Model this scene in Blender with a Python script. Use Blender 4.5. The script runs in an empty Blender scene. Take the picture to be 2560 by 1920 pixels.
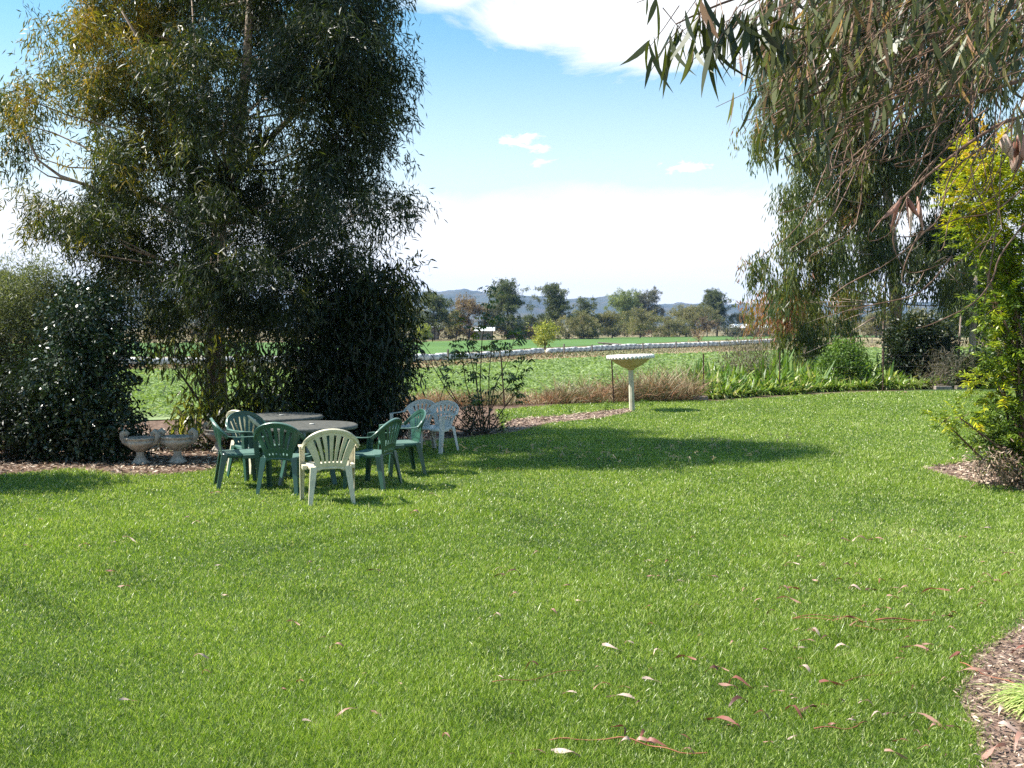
import bpy, math, random
import numpy as np
from mathutils import Vector, Matrix

rng = np.random.default_rng(11)
random.seed(11)
SC = bpy.context.scene
COL = SC.collection
R = math.radians

# ------------------------------------------------------------------ camera model (used to read real positions off the photo)
FP, HOR, CH = 2600.0, 818.0, 1.9
TH = math.atan((960 - HOR) / FP)
def ray(px, py):
    x = (px - 1280) / FP; y = (960 - py) / FP
    return np.array([x, math.cos(TH) + y * math.sin(TH), -math.sin(TH) + y * math.cos(TH)])
def at(px, py, Y):
    d = ray(px, py); t = Y / d[1]
    return np.array([d[0] * t, Y, CH + d[2] * t])
def gr(px, py, z=0.0):
    d = ray(px, py); t = (z - CH) / d[2]
    return np.array([d[0] * t, d[1] * t, z])
LOW = -1.2
def zt(y):
    return LOW * np.clip((np.asarray(y, float) - 31.0) / 27.0, 0, 1)

# ------------------------------------------------------------------ object helpers
def tag(o, label=None, cat=None, group=None, kind=None):
    if label: o['label'] = label
    if cat: o['category'] = cat
    if group: o['group'] = group
    if kind: o['kind'] = kind
    return o
def empty(name, loc=(0, 0, 0), rz=0.0):
    o = bpy.data.objects.new(name, None); COL.objects.link(o)
    o.location = loc; o.rotation_euler = (0, 0, rz); o.empty_display_size = 0.2
    return o
def obj(name, me, mat=None, parent=None, smooth=False):
    o = bpy.data.objects.new(name, me); COL.objects.link(o)
    if mat: me.materials.append(mat)
    if parent: o.parent = parent
    if smooth: me.polygons.foreach_set('use_smooth', np.ones(len(me.polygons), bool))
    return o
def mesh_np(name, V, faces, nper=4, tint=None):
    V = np.asarray(V, np.float32).reshape(-1, 3); faces = np.asarray(faces, np.int32).reshape(-1, nper)
    me = bpy.data.meshes.new(name)
    me.vertices.add(len(V)); me.vertices.foreach_set('co', V.ravel())
    me.loops.add(faces.size); me.loops.foreach_set('vertex_index', faces.ravel())
    me.polygons.add(len(faces)); me.polygons.foreach_set('loop_start', np.arange(0, faces.size, nper, dtype=np.int32))
    me.update(calc_edges=True)
    if tint is not None:
        a = me.attributes.new('tint', 'FLOAT', 'POINT'); a.data.foreach_set('value', np.asarray(tint, np.float32))
    return me
class MB:
    """collects polygons for one mesh"""
    def __init__(s): s.v = []; s.f = []
    def add(s, vs, fs):
        n = len(s.v); s.v.extend([tuple(map(float, p)) for p in vs]); s.f.extend([tuple(i + n for i in f) for f in fs])
    def box(s, c, d, rz=0):
        hx, hy, hz = d[0] / 2, d[1] / 2, d[2] / 2; ca, sa = math.cos(rz), math.sin(rz); vs = []
        for z in (-hz, hz):
            for x, y in ((-hx, -hy), (hx, -hy), (hx, hy), (-hx, hy)):
                vs.append((c[0] + x * ca - y * sa, c[1] + x * sa + y * ca, c[2] + z))
        s.add(vs, [(3, 2, 1, 0), (4, 5, 6, 7), (0, 1, 5, 4), (1, 2, 6, 5), (2, 3, 7, 6), (3, 0, 4, 7)])
    def tube(s, pts, rad, n=6, cap=True):
        pts = [Vector(p) for p in pts]; rings = []
        up = Vector((0.13, 0.21, 1)).normalized(); prev = None
        for i, p in enumerate(pts):
            a = pts[max(i - 1, 0)]; b = pts[min(i + 1, len(pts) - 1)]
            d = (b - a)
            d = d.normalized() if d.length > 1e-9 else Vector((0, 0, 1))
            if prev is None:
                r = d.cross(up if abs(d.dot(up)) < .95 else Vector((1, 0, 0))).normalized()
            else:
                r = (prev - d * prev.dot(d)).normalized()
            prev = r; q = d.cross(r)
            rr = rad[i] if hasattr(rad, '__len__') else rad
            rings.append([p + (r * math.cos(2 * math.pi * k / n) + q * math.sin(2 * math.pi * k / n)) * rr for k in range(n)])
        vs = [v for ring in rings for v in ring]; fs = []
        for i in range(len(pts) - 1):
            for k in range(n):
                fs.append((i * n + k, i * n + (k + 1) % n, (i + 1) * n + (k + 1) % n, (i + 1) * n + k))
        if cap:
            fs.append(tuple(range(n - 1, -1, -1))); m = (len(pts) - 1) * n; fs.append(tuple(m + k for k in range(n)))
        s.add(vs, fs)
    def sweep(s, pts, prof, side=None):
        """sweep a closed 2-D profile (a along 'side', b along the binormal)"""
        pts = [Vector(p) for p in pts]; n = len(prof); vs = []
        for i, p in enumerate(pts):
            d = (pts[min(i + 1, len(pts) - 1)] - pts[max(i - 1, 0)]).normalized()
            sd = Vector(side(i) if callable(side) else side); sd = (sd - d * sd.dot(d)).normalized(); q = d.cross(sd)
            vs += [p + sd * a + q * b for a, b in prof]
        fs = []
        for i in range(len(pts) - 1):
            for k in range(n):
                fs.append((i * n + k, i * n + (k + 1) % n, (i + 1) * n + (k + 1) % n, (i + 1) * n + k))
        fs.append(tuple(range(n - 1, -1, -1))); m = (len(pts) - 1) * n; fs.append(tuple(m + k for k in range(n)))
        s.add(vs, fs)
    def loft(s, rows, close=True):
        n = len(rows[0]); vs = [p for r in rows for p in r]; fs = []
        for i in range(len(rows) - 1):
            for k in range(n if close else n - 1):
                fs.append((i * n + k, i * n + (k + 1) % n, (i + 1) * n + (k + 1) % n, (i + 1) * n + k))
        if close:
            fs.append(tuple(range(n - 1, -1, -1))); m = (len(rows) - 1) * n; fs.append(tuple(m + k for k in range(n)))
        s.add(vs, fs)
    def lathe(s, prof, n=32, rfun=None, cx=0, cy=0):
        vs = []; fs = []
        for i, (r, z) in enumerate(prof):
            for k in range(n):
                a = 2 * math.pi * k / n; rr, zz = (r, z) if rfun is None else rfun(i, r, z, a)
                vs.append((cx + rr * math.cos(a), cy + rr * math.sin(a), zz))
        for i in range(len(prof) - 1):
            for k in range(n):
                fs.append((i * n + k, i * n + (k + 1) % n, (i + 1) * n + (k + 1) % n, (i + 1) * n + k))
        fs.append(tuple(range(n - 1, -1, -1))); m = (len(prof) - 1) * n; fs.append(tuple(m + k for k in range(n)))
        s.add(vs, fs)
    def mesh(s, name):
        me = bpy.data.meshes.new(name); me.from_pydata(s.v, [], s.f); me.update(); return me
    def build(s, name, mat, parent=None, smooth=False, solid=0, bevel=0):
        o = obj(name, s.mesh(name), mat, parent, smooth)
        if solid:
            m = o.modifiers.new('thick', 'SOLIDIFY'); m.thickness = solid; m.offset = 0
        if bevel:
            m = o.modifiers.new('round', 'BEVEL'); m.width = bevel; m.segments = 2; m.limit_method = 'ANGLE'
        return o
def copy_tree(o, parent=None):
    c = o.copy(); COL.objects.link(c); c.parent = parent
    for ch in list(o.children): copy_tree(ch, c)
    return c

# ------------------------------------------------------------------ materials
def newmat(name):
    m = bpy.data.materials.new(name); m.use_nodes = True; nt = m.node_tree
    b = nt.nodes['Principled BSDF']; return m, nt, b
def ramp(nt, stops, fac):
    r = nt.nodes.new('ShaderNodeValToRGB'); e = r.color_ramp.elements
    while len(e) < len(stops): e.new(0.5)
    for i, (p, c) in enumerate(stops): e[i].position = p; e[i].color = (*c, 1)
    nt.links.new(fac, r.inputs[0]); return r.outputs[0]
def noise(nt, scale, detail=5, rough=.6, coord='Object', vec=None, dist=0):
    n = nt.nodes.new('ShaderNodeTexNoise'); n.inputs['Scale'].default_value = scale; n.inputs['Detail'].default_value = detail
    n.inputs['Roughness'].default_value = rough; n.inputs['Distortion'].default_value = dist
    if vec is None:
        tc = nt.nodes.new('ShaderNodeTexCoord'); vec = tc.outputs[coord]
    nt.links.new(vec, n.inputs['Vector']); return n.outputs['Fac']
def math_n(nt, op, a, b=0.0, clamp=False):
    m = nt.nodes.new('ShaderNodeMath'); m.operation = op; m.use_clamp = clamp
    for i, x in enumerate((a, b)):
        if isinstance(x, (int, float)): m.inputs[i].default_value = x
        else: nt.links.new(x, m.inputs[i])
    return m.outputs[0]
def leafmat(name, stops, rough=.45, transl=.35, tcol=None, spec=.5, tboost=1.2):
    m, nt, b = newmat(name)
    a = nt.nodes.new('ShaderNodeAttribute'); a.attribute_name = 'tint'
    c = ramp(nt, stops, a.outputs['Fac'])
    nt.links.new(c, b.inputs['Base Color']); b.inputs['Roughness'].default_value = rough
    b.inputs['Specular IOR Level'].default_value = spec
    if transl:
        t = nt.nodes.new('ShaderNodeBsdfTranslucent')
        mx = nt.nodes.new('ShaderNodeMix'); mx.data_type = 'RGBA'; mx.blend_type = 'MULTIPLY'; mx.inputs[0].default_value = 1
        nt.links.new(c, mx.inputs[6]); k = tcol or (1.25, 1.35, .5); mx.inputs[7].default_value = (k[0] * tboost, k[1] * tboost, k[2] * tboost, 1)
        nt.links.new(mx.outputs[2], t.inputs[0])
        s = nt.nodes.new('ShaderNodeMixShader'); s.inputs[0].default_value = transl
        nt.links.new(b.outputs[0], s.inputs[1]); nt.links.new(t.outputs[0], s.inputs[2])
        nt.links.new(s.outputs[0], nt.nodes['Material Output'].inputs[0])
    return m
def surfmat(name, stops, scale=5, rough=.8, detail=6, bump=0, bscale=None, spec=.3, stretch=None, dist=0):
    m, nt, b = newmat(name); tc = nt.nodes.new('ShaderNodeTexCoord'); vec = tc.outputs['Object']
    if stretch:
        mp = nt.nodes.new('ShaderNodeMapping'); mp.inputs['Scale'].default_value = stretch; nt.links.new(vec, mp.inputs[0]); vec = mp.outputs[0]
    f = noise(nt, scale, detail, vec=vec, dist=dist)
    nt.links.new(ramp(nt, stops, f), b.inputs['Base Color']); b.inputs['Roughness'].default_value = rough
    b.inputs['Specular IOR Level'].default_value = spec
    if bump:
        bn = nt.nodes.new('ShaderNodeBump'); bn.inputs['Strength'].default_value = bump; bn.inputs['Distance'].default_value = .02
        nt.links.new(noise(nt, bscale or scale * 3, 6, vec=vec), bn.inputs['Height']); nt.links.new(bn.outputs[0], b.inputs['Normal'])
    return m
def plastic(name, col, dirt, rough=.38, top_glare=None):
    m, nt, b = newmat(name); f = noise(nt, 9, 6, .7); cc = ramp(nt, [(.32, dirt), (.52, col), (1, col)], f)
    if top_glare:   # sunlit glare of the weathered seats, painted pale on faces that look up
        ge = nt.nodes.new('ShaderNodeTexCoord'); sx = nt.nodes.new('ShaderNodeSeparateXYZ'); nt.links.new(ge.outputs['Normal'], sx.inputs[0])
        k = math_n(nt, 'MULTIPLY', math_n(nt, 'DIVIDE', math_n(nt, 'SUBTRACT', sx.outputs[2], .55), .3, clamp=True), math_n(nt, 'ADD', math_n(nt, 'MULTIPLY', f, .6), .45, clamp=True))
        mxx = nt.nodes.new('ShaderNodeMix'); mxx.data_type = 'RGBA'; nt.links.new(k, mxx.inputs[0]); nt.links.new(cc, mxx.inputs[6]); mxx.inputs[7].default_value = (*top_glare, 1); cc = mxx.outputs[2]
    nt.links.new(cc, b.inputs['Base Color'])
    nt.links.new(math_n(nt, 'MULTIPLY_ADD', f, .25), b.inputs['Roughness'])
    b.inputs['Roughness'].default_value = rough
    for l in list(nt.links):
        if l.to_socket == b.inputs['Roughness']: nt.links.remove(l)
    rr = math_n(nt, 'ADD', math_n(nt, 'MULTIPLY', f, .3), rough - .15); nt.links.new(rr, b.inputs['Roughness'])
    return m

M = {}
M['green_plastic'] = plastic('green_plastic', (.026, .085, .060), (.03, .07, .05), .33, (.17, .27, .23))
M['beige_plastic'] = plastic('beige_plastic', (.66, .60, .44), (.48, .44, .31), .42)
M['white_plastic'] = plastic('white_plastic', (.62, .60, .54), (.46, .45, .41), .4)
M['table_top'] = surfmat('table_top', [(.35, (.065, .07, .062)), (.6, (.125, .12, .105))], 14, .5, spec=.5)
M['concrete'] = surfmat('concrete', [(.3, (.24, .2, .16)), (.55, (.46, .40, .33)), (.8, (.55, .5, .43))], 14, .9, bump=.4)
M['bath_white'] = surfmat('bath_white', [(.3, (.66, .64, .56)), (.6, (.8, .79, .72))], 10, .6)
M['bath_cream'] = surfmat('bath_cream', [(.3, (.36, .30, .12)), (.65, (.55, .48, .24))], 6, .7)
M['bath_post'] = surfmat('bath_post', [(.3, (.40, .38, .26)), (.65, (.58, .55, .42))], 6, .7)
M['bark_dark'] = surfmat('bark_dark', [(.3, (.035, .026, .02)), (.6, (.10, .075, .055)), (.85, (.2, .16, .12))], 8, .9, bump=.8, stretch=(1, 1, .2))
M['bark_gum'] = surfmat('bark_gum', [(.35, (.10, .07, .05)), (.5, (.30, .22, .16)), (.7, (.50, .42, .33))], 3, .8, bump=.5, stretch=(1, 1, .25), dist=1)
M['bark_twig'] = surfmat('bark_twig', [(.3, (.06, .035, .022)), (.55, (.17, .10, .065)), (.8, (.34, .24, .18))], 30, .6)
M['bark_pale'] = surfmat('bark_pale', [(.35, (.15, .10, .075)), (.6, (.42, .33, .26))], 2, .75, stretch=(1, 1, .3))
M['bark_shed'] = surfmat('bark_shed', [(.35, (.18, .06, .035)), (.6, (.36, .14, .08))], 8, .75)
M['picket'] = surfmat('picket', [(.3, (.025, .012, .008)), (.7, (.07, .035, .022))], 20, .8)
M['wood_grey'] = surfmat('wood_grey', [(.3, (.09, .075, .06)), (.7, (.24, .2, .17))], 6, .9)
M['wire'] = surfmat('wire', [(.3, (.06, .055, .05)), (.7, (.14, .13, .12))], 20, .5)
M['wrap'] = surfmat('wrap', [(.34, (.14, .125, .12)), (.46, (.42, .40, .39)), (.6, (.82, .80, .77))], 2.2, .7, bump=.6, bscale=5)
M['stone'] = surfmat('stone', [(.3, (.15, .12, .10)), (.7, (.32, .27, .23))], 9, .9, bump=.3)
M['roof_white'] = surfmat('roof_white', [(.3, (.72, .74, .76)), (.7, (.85, .86, .87))], 1, .5)
M['wall_pale'] = surfmat('wall_pale', [(.3, (.16, .14, .12)), (.7, (.25, .22, .19))], 1, .8)
M['glass'] = surfmat('glass', [(.3, (.03, .035, .04)), (.7, (.06, .065, .07))], 1, .15)

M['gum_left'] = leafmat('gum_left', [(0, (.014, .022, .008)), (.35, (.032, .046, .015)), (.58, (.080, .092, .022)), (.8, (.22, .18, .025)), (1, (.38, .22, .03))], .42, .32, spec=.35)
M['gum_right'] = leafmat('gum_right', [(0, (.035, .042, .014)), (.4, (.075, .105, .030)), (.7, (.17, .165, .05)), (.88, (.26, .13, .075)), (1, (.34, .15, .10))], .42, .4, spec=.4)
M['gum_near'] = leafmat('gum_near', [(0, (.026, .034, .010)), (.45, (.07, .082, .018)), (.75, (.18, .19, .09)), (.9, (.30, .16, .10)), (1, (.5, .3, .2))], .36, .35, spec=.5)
M['camellia'] = leafmat('camellia', [(0, (.012, .026, .010)), (1, (.036, .062, .018))], .33, .08, spec=.6)
M['olive_bush'] = leafmat('olive_bush', [(0, (.04, .055, .025)), (.5, (.11, .13, .06)), (1, (.22, .23, .13))], .5, .3)
M['dark_shrub'] = leafmat('dark_shrub', [(0, (.010, .018, .008)), (.6, (.024, .040, .013)), (1, (.16, .15, .03))], .45, .2, spec=.4)
M['sucker'] = leafmat('sucker', [(0, (.014, .026, .010)), (.6, (.05, .068, .018)), (1, (.34, .32, .08))], .35, .45)
M['golden'] = leafmat('golden', [(0, (.035, .075, .012)), (.45, (.13, .20, .015)), (.78, (.42, .46, .015)), (.95, (.66, .50, .02)), (1, (.62, .38, .06))], .4, .28, tcol=(1.1, 1.15, .5))
M['compound'] = leafmat('compound', [(0, (.03, .06, .018)), (.6, (.07, .12, .03)), (1, (.32, .24, .04))], .4, .4)
M['strap'] = leafmat('strap', [(0, (.03, .075, .015)), (.5, (.12, .21, .03)), (.82, (.34, .38, .11)), (1, (.5, .42, .26))], .4, .3)
M['bright_shrub'] = leafmat('bright_shrub', [(0, (.05, .10, .02)), (1, (.15, .23, .04))], .55, .3, spec=.3)
M['grey_shrub'] = leafmat('grey_shrub', [(0, (.08, .075, .05)), (.6, (.16, .13, .09)), (1, (.26, .2, .15))], .7, .25)
M['grass'] = leafmat('grass', [(0, (.045, .085, .010)), (.4, (.175, .265, .030)), (.75, (.30, .385, .060)), (.93, (.44, .48, .19)), (1, (.58, .52, .32))], .38, .38, spec=.45, tcol=(1.15, 1.25, .55))
M['crop'] = leafmat('crop', [(0, (.10, .15, .05)), (.5, (.20, .27, .11)), (1, (.36, .42, .22))], .8, .3, spec=.1)
M['drygrass'] = leafmat('drygrass', [(0, (.08, .12, .035)), (.3, (.12, .12, .05)), (.55, (.24, .15, .09)), (.72, (.38, .17, .09)), (.86, (.42, .30, .19)), (1, (.5, .42, .28))], .7, .3, tcol=(1, .9, .7))
M['litter'] = leafmat('litter', [(0, (.06, .035, .022)), (.45, (.25, .16, .10)), (.8, (.48, .36, .25)), (1, (.66, .55, .42))], .6, 0)
M['fallen'] = leafmat('fallen', [(0, (.08, .035, .025)), (.45, (.28, .10, .07)), (.7, (.42, .24, .18)), (.9, (.52, .36, .29)), (1, (.66, .54, .47))], .55, .2, tcol=(1, .8, .7))
FAR = {
 'far_dark': [(0, (.035, .052, .02)), (.6, (.095, .115, .04)), (1, (.17, .17, .07))],
 'far_olive': [(0, (.09, .09, .035)), (.6, (.20, .18, .075)), (1, (.31, .26, .12))],
 'far_green': [(0, (.08, .11, .025)), (.6, (.18, .22, .06)), (1, (.3, .32, .11))],
 'far_grey': [(0, (.06, .065, .04)), (.6, (.12, .12, .08)), (1, (.26, .22, .16))],
 'far_brown': [(0, (.13, .085, .055)), (.6, (.24, .16, .10)), (1, (.34, .24, .16))],
 'far_yellow': [(0, (.13, .17, .02)), (.6, (.3, .31, .05)), (1, (.5, .46, .1))]}
for k, s in FAR.items(): M[k] = leafmat(k, s, .6, .3)

# ------------------------------------------------------------------ leaves
def unit(a): return a / (np.linalg.norm(a, axis=-1, keepdims=True) + 1e-9)
PROF = {1: [1, 1], 2: [.12, 1, .06], 3: [.15, 1, .8, .05], 5: [.12, .72, 1, .86, .5, .04]}
def leaf_arrays(P, A, N, L, W, K=2, droop=0.0, curve=0.0):
    n = len(P); S = unit(np.cross(A, N)); Nn = np.cross(S, A)
    L = np.broadcast_to(np.asarray(L, float), (n,)); W = np.broadcast_to(np.asarray(W, float), (n,))
    dr = np.broadcast_to(np.asarray(droop, float), (n,)); cv = np.broadcast_to(np.asarray(curve, float), (n,))
    prof = PROF[K]; V = np.empty((n, K + 1, 2, 3))
    for k in range(K + 1):
        t = k / K
        c = P + A * (L * t)[:, None] + S * (cv * L * t * t)[:, None]
        c[:, 2] -= dr * L * t * t
        w = (W * .5 * prof[k])[:, None]
        V[:, k, 0] = c - S * w; V[:, k, 1] = c + S * w
    base = (np.arange(n) * (2 * (K + 1)))[:, None]
    fs = [np.stack([base[:, 0] + 2 * k, base[:, 0] + 2 * k + 1, base[:, 0] + 2 * k + 3, base[:, 0] + 2 * k + 2], 1) for k in range(K)]
    return V.reshape(-1, 3), np.concatenate(fs), 2 * (K + 1)
def leaf_mesh(name, P, A, N, L, W, tint, K=2, droop=0., curve=0.):
    V, F, m = leaf_arrays(P, A, N, L, W, K, droop, curve)
    return mesh_np(name, V, F, 4, np.repeat(np.clip(tint, 0, 1), m))
def crown_points(blobs, g, shell=2.0, clump=0, sig=.25, ct=.1):
    """blobs: list of (centre, radii, n, tint) -> cluster centres, outward direction, tint"""
    C, O, T = [], [], []
    for c, r, n, t in blobs:
        n = int(n)
        if n < 1: continue
        d = unit(g.normal(size=(n, 3))); rad = g.random(n) ** (1 / shell)
        rad *= 1 + .18 * np.sin(d[:, 0] * 5 + t * 9) * np.cos(d[:, 2] * 6 + c[0])
        q = np.asarray(c) + d * rad[:, None] * np.asarray(r); tt = np.full(n, float(t))
        if clump:
            m_ = max(1, n // clump); j = g.integers(0, m_, n); q = q[j] + g.normal(size=(n, 3)) * sig * np.array([1, 1, .8]); d = d[j]; tt = tt + (g.normal(size=m_) * ct)[j]
        C.append(q); O.append(d); T.append(tt)
    return np.concatenate(C), np.concatenate(O), np.concatenate(T)
def foliage(C, O, T, g, m, strand, leafL, leafW, hang=.7, spread=.25, tj=.12, cj=.12, K=2, droop=.2, curve=0.15, zmin=None, pinn=False, out=.6):
    n = len(C); T = T + g.normal(size=n) * cj
    D = unit(O * out + g.normal(size=(n, 3)) * .6 + np.array([0, 0, -hang]))
    idx = np.repeat(np.arange(n), m); q = len(idx)
    s = g.random(q); P = C[idx] + D[idx] * (s * strand)[:, None] + g.normal(size=(q, 3)) * spread * strand * .35
    P[:, 2] -= hang * strand * .5 * s * s
    if pinn:
        side = unit(np.cross(D, np.array([0, 0, 1.0])))[idx] * np.where(g.random(q) < .5, -1, 1)[:, None]
        A = unit(D[idx] * .7 + side * .8 + g.normal(size=(q, 3)) * .25); N = unit(np.array([0, 0, 1.]) + g.normal(size=(q, 3)) * .45)
        P = C[idx] + D[idx] * (s * strand)[:, None] + g.normal(size=(q, 3)) * .012
    else:
        A = unit(D[idx] * .5 + g.normal(size=(q, 3)) * .55 + np.array([0, 0, -hang])); N = unit(g.normal(size=(q, 3)) + np.array([0, 0, .2]))
    if zmin is not None:
        k = P[:, 2] > zmin; P, A, N, idx = P[k], A[k], N[k], idx[k]; q = len(P)
    L = leafL * (.65 + .6 * g.random(q)); W = leafW * (.7 + .5 * g.random(q))
    return P, A, N, L, W, T[idx] + g.normal(size=q) * tj, K, droop * g.random(q), curve * g.normal(size=q)
def crown_obj(name, parts, mat, parent):
    P, A, N, L, W, T, K, D, Cv = parts
    return obj(name, leaf_mesh(name, P, A, N, L, W, T, K, D, Cv), mat, parent)
def pxblobs(lst, Y, dens, depth=.95, jit=None, amp=0.):
    out = []; s = Y / FP
    for b in lst:
        px, py, rx, ry = b[:4]; t = b[4] if len(b) > 4 else .3; dy = b[5] if len(b) > 5 else 0.; dy += float(np.clip(jit.normal() * amp, -1.6 * amp, 1.6 * amp)) if jit is not None else 0.; s = (Y + dy) / FP; k = b[6] if len(b) > 6 else 1.
        c = at(px, py, Y + dy); rxm, rzm = rx * s, ry * s; rym = (rxm + rzm) / 2 * depth
        out.append((c, (rxm, rym, rzm), dens * k * rxm * rzm * 3.14, t))
    return out
def limbs(mb, blobs, trunk, r0, g, nsub=5, sag=.1, n=5):
    tp = np.array(trunk)
    for c, r, _, _ in blobs:
        c = np.asarray(c); d = np.linalg.norm(tp - c + np.array([0, 0, 1.]) * np.clip(tp[:, 2:3] - c[2] + .6, 0, 9) * 2, axis=1); j = int(np.argmin(d)); p0 = tp[j]
        mid = (p0 + c) / 2 + g.normal(size=3) * .05 * np.linalg.norm(c - p0); mid[2] -= sag * np.linalg.norm(c - p0) * .3
        q1 = p0 * .56 + mid * .5 - p0 * .06
        rr = r0 * min(1, .35 + .12 * np.linalg.norm(c - p0))
        mb.tube([p0, q1, mid, (mid + c) / 2 + g.normal(size=3) * .05, c], [rr, rr * .85, rr * .65, rr * .5, rr * .35], n)
        for k in range(nsub):
            e = c + unit(g.normal(size=3)) * np.asarray(r) * .85
            mm = (c + e) / 2 + g.normal(size=3) * .08 * np.linalg.norm(e - c); mm[2] += .06 * np.linalg.norm(e - c)
            mb.tube([c, mm, e], [rr * .33, rr * .22, rr * .08], 4, False)

# ------------------------------------------------------------------ world, sun, camera
W_ = bpy.data.worlds.new('World'); SC.world = W_; W_.use_nodes = True; nt = W_.node_tree
bg = nt.nodes['Background']
SUN_EL, SUN_DIR = R(49.5), Vector((-1, .07, 0)).normalized()
sky = nt.nodes.new('ShaderNodeTexSky'); sky.sky_type = 'NISHITA'; sky.sun_disc = False
sky.sun_elevation = SUN_EL; sky.sun_rotation = math.atan2(SUN_DIR.x, SUN_DIR.y) % (2 * math.pi)
sky.air_density = 1.0; sky.dust_density = .6; sky.ozone_density = 1.2
SKY_K = .070
geo = nt.nodes.new('ShaderNodeTexCoord'); sep = nt.nodes.new('ShaderNodeSeparateXYZ'); nt.links.new(geo.outputs['Generated'], sep.inputs[0])
u = math_n(nt, 'ARCTAN2', sep.outputs[0], sep.outputs[1]); v = math_n(nt, 'ARCSINE', sep.outputs[2])
cmb = nt.nodes.new('ShaderNodeCombineXYZ'); nt.links.new(u, cmb.inputs[0]); nt.links.new(v, cmb.inputs[1])
mp = nt.nodes.new('ShaderNodeMapping'); mp.inputs['Scale'].default_value = (1, 2.2, 1); nt.links.new(cmb.outputs[0], mp.inputs[0])
nz = noise(nt, 7, 9, .6, vec=mp.outputs[0], dist=.4); nz2 = noise(nt, 20, 8, .62, vec=mp.outputs[0], dist=.3)
mp3 = nt.nodes.new('ShaderNodeMapping'); mp3.inputs['Scale'].default_value = (1, 7, 1); nt.links.new(cmb.outputs[0], mp3.inputs[0])
nz4 = noise(nt, 62, 6, .65, vec=mp.outputs[0], dist=.4); nz3 = noise(nt, 6, 7, .6, vec=mp3.outputs[0], dist=.3)
def blob(px, py, rx, ry, soft, amp, nzf=nz):
    u0 = math.atan((px - 1280) / FP); v0 = math.atan((HOR - py) / FP); a = rx / FP; b = ry / FP
    du = math_n(nt, 'POWER', math_n(nt, 'ABSOLUTE', math_n(nt, 'DIVIDE', math_n(nt, 'SUBTRACT', u, u0), a)), 2)
    dv = math_n(nt, 'POWER', math_n(nt, 'ABSOLUTE', math_n(nt, 'DIVIDE', math_n(nt, 'SUBTRACT', v, v0), b)), 2)
    d = math_n(nt, 'SQRT', math_n(nt, 'ADD', du, dv))
    d = math_n(nt, 'ADD', d, math_n(nt, 'MULTIPLY', math_n(nt, 'SUBTRACT', nzf, .5), amp))
    return math_n(nt, 'DIVIDE', math_n(nt, 'SUBTRACT', 1.0, d), soft, clamp=True)
masks = [blob(1720, -170, 760, 360, .22, 1.1), blob(1560, 40, 300, 120, .3, 1.3), blob(1960, 60, 380, 180, .35, 1.2), blob(1150, -60, 170, 110, .4, 1.5),
         blob(1300, 356, 70, 24, .7, 2.6, nz4), blob(1345, 375, 50, 18, .8, 2.6, nz4), blob(1352, 411, 55, 20, 1.0, 2.6, nz4), blob(1706, 428, 84, 24, .7, 2.2, nz4), blob(1740, 432, 50, 14, .9, 2.2, nz4), blob(1455, 400, 60, 16, 2.2, 2.4, nz4), blob(1580, 368, 40, 14, 2.6, 2.4, nz4), blob(40, 640, 260, 100, .6, 1.4),
         blob(1150, 590, 620, 130, .8, 1.2, nz2), blob(1650, 560, 460, 110, .9, 1.2, nz2)]
cm = masks[0]
for k in masks[1:]: cm = math_n(nt, 'MAXIMUM', cm, k)
# bright veil of thin cloud low over the hills, with thin bluish streaks
mr = nt.nodes.new('ShaderNodeMapRange'); mr.interpolation_type = 'SMOOTHSTEP'
nt.links.new(math_n(nt, 'ADD', v, math_n(nt, 'MULTIPLY', math_n(nt, 'SUBTRACT', nz, .5), .07)), mr.inputs['Value'])
mr.inputs['From Min'].default_value = .175; mr.inputs['From Max'].default_value = .10; mr.inputs['To Min'].default_value = 0; mr.inputs['To Max'].default_value = 1
streak = math_n(nt, 'MULTIPLY', math_n(nt, 'SUBTRACT', nz3, .52, ), 2.6, clamp=True)
veil = math_n(nt, 'MULTIPLY', mr.outputs[0], math_n(nt, 'SUBTRACT', 1.0, math_n(nt, 'MULTIPLY', streak, .3)))
wide = nt.nodes.new('ShaderNodeMapRange'); wide.interpolation_type = 'SMOOTHSTEP'; nt.links.new(v, wide.inputs['Value'])
wide.inputs['From Min'].default_value = .30; wide.inputs['From Max'].default_value = .10; wide.inputs['To Max'].default_value = .6; wide.inputs['To Min'].default_value = 0
cm = math_n(nt, 'MAXIMUM', math_n(nt, 'MAXIMUM', cm, veil), wide.outputs[0])
mix = nt.nodes.new('ShaderNodeMix'); mix.data_type = 'RGBA'
sc1 = nt.nodes.new('ShaderNodeMix'); sc1.data_type = 'RGBA'; sc1.blend_type = 'MULTIPLY'; sc1.inputs[0].default_value = 1
nt.links.new(sky.outputs[0], sc1.inputs[6]); sc1.inputs[7].default_value = (.80, 1.27, 1.28, 1)
nt.links.new(cm, mix.inputs[0]); nt.links.new(sc1.outputs[2], mix.inputs[6]); mix.inputs[7].default_value = (7.9, 8.0, 8.05, 1)
nt.links.new(mix.outputs[2], bg.inputs[0]); bg.inputs[1].default_value = SKY_K

sun = bpy.data.lights.new('sun', 'SUN'); sun.energy = 5.0; sun.angle = R(.5); sun.color = (1, .955, .88)
so = bpy.data.objects.new('sun', sun); COL.objects.link(so); so['kind'] = 'helper'
d = Vector((-SUN_DIR.x * math.cos(SUN_EL), -SUN_DIR.y * math.cos(SUN_EL), -math.sin(SUN_EL)))
so.rotation_euler = d.to_track_quat('-Z', 'Y').to_euler(); so.location = (-30, 5, 40)

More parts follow.
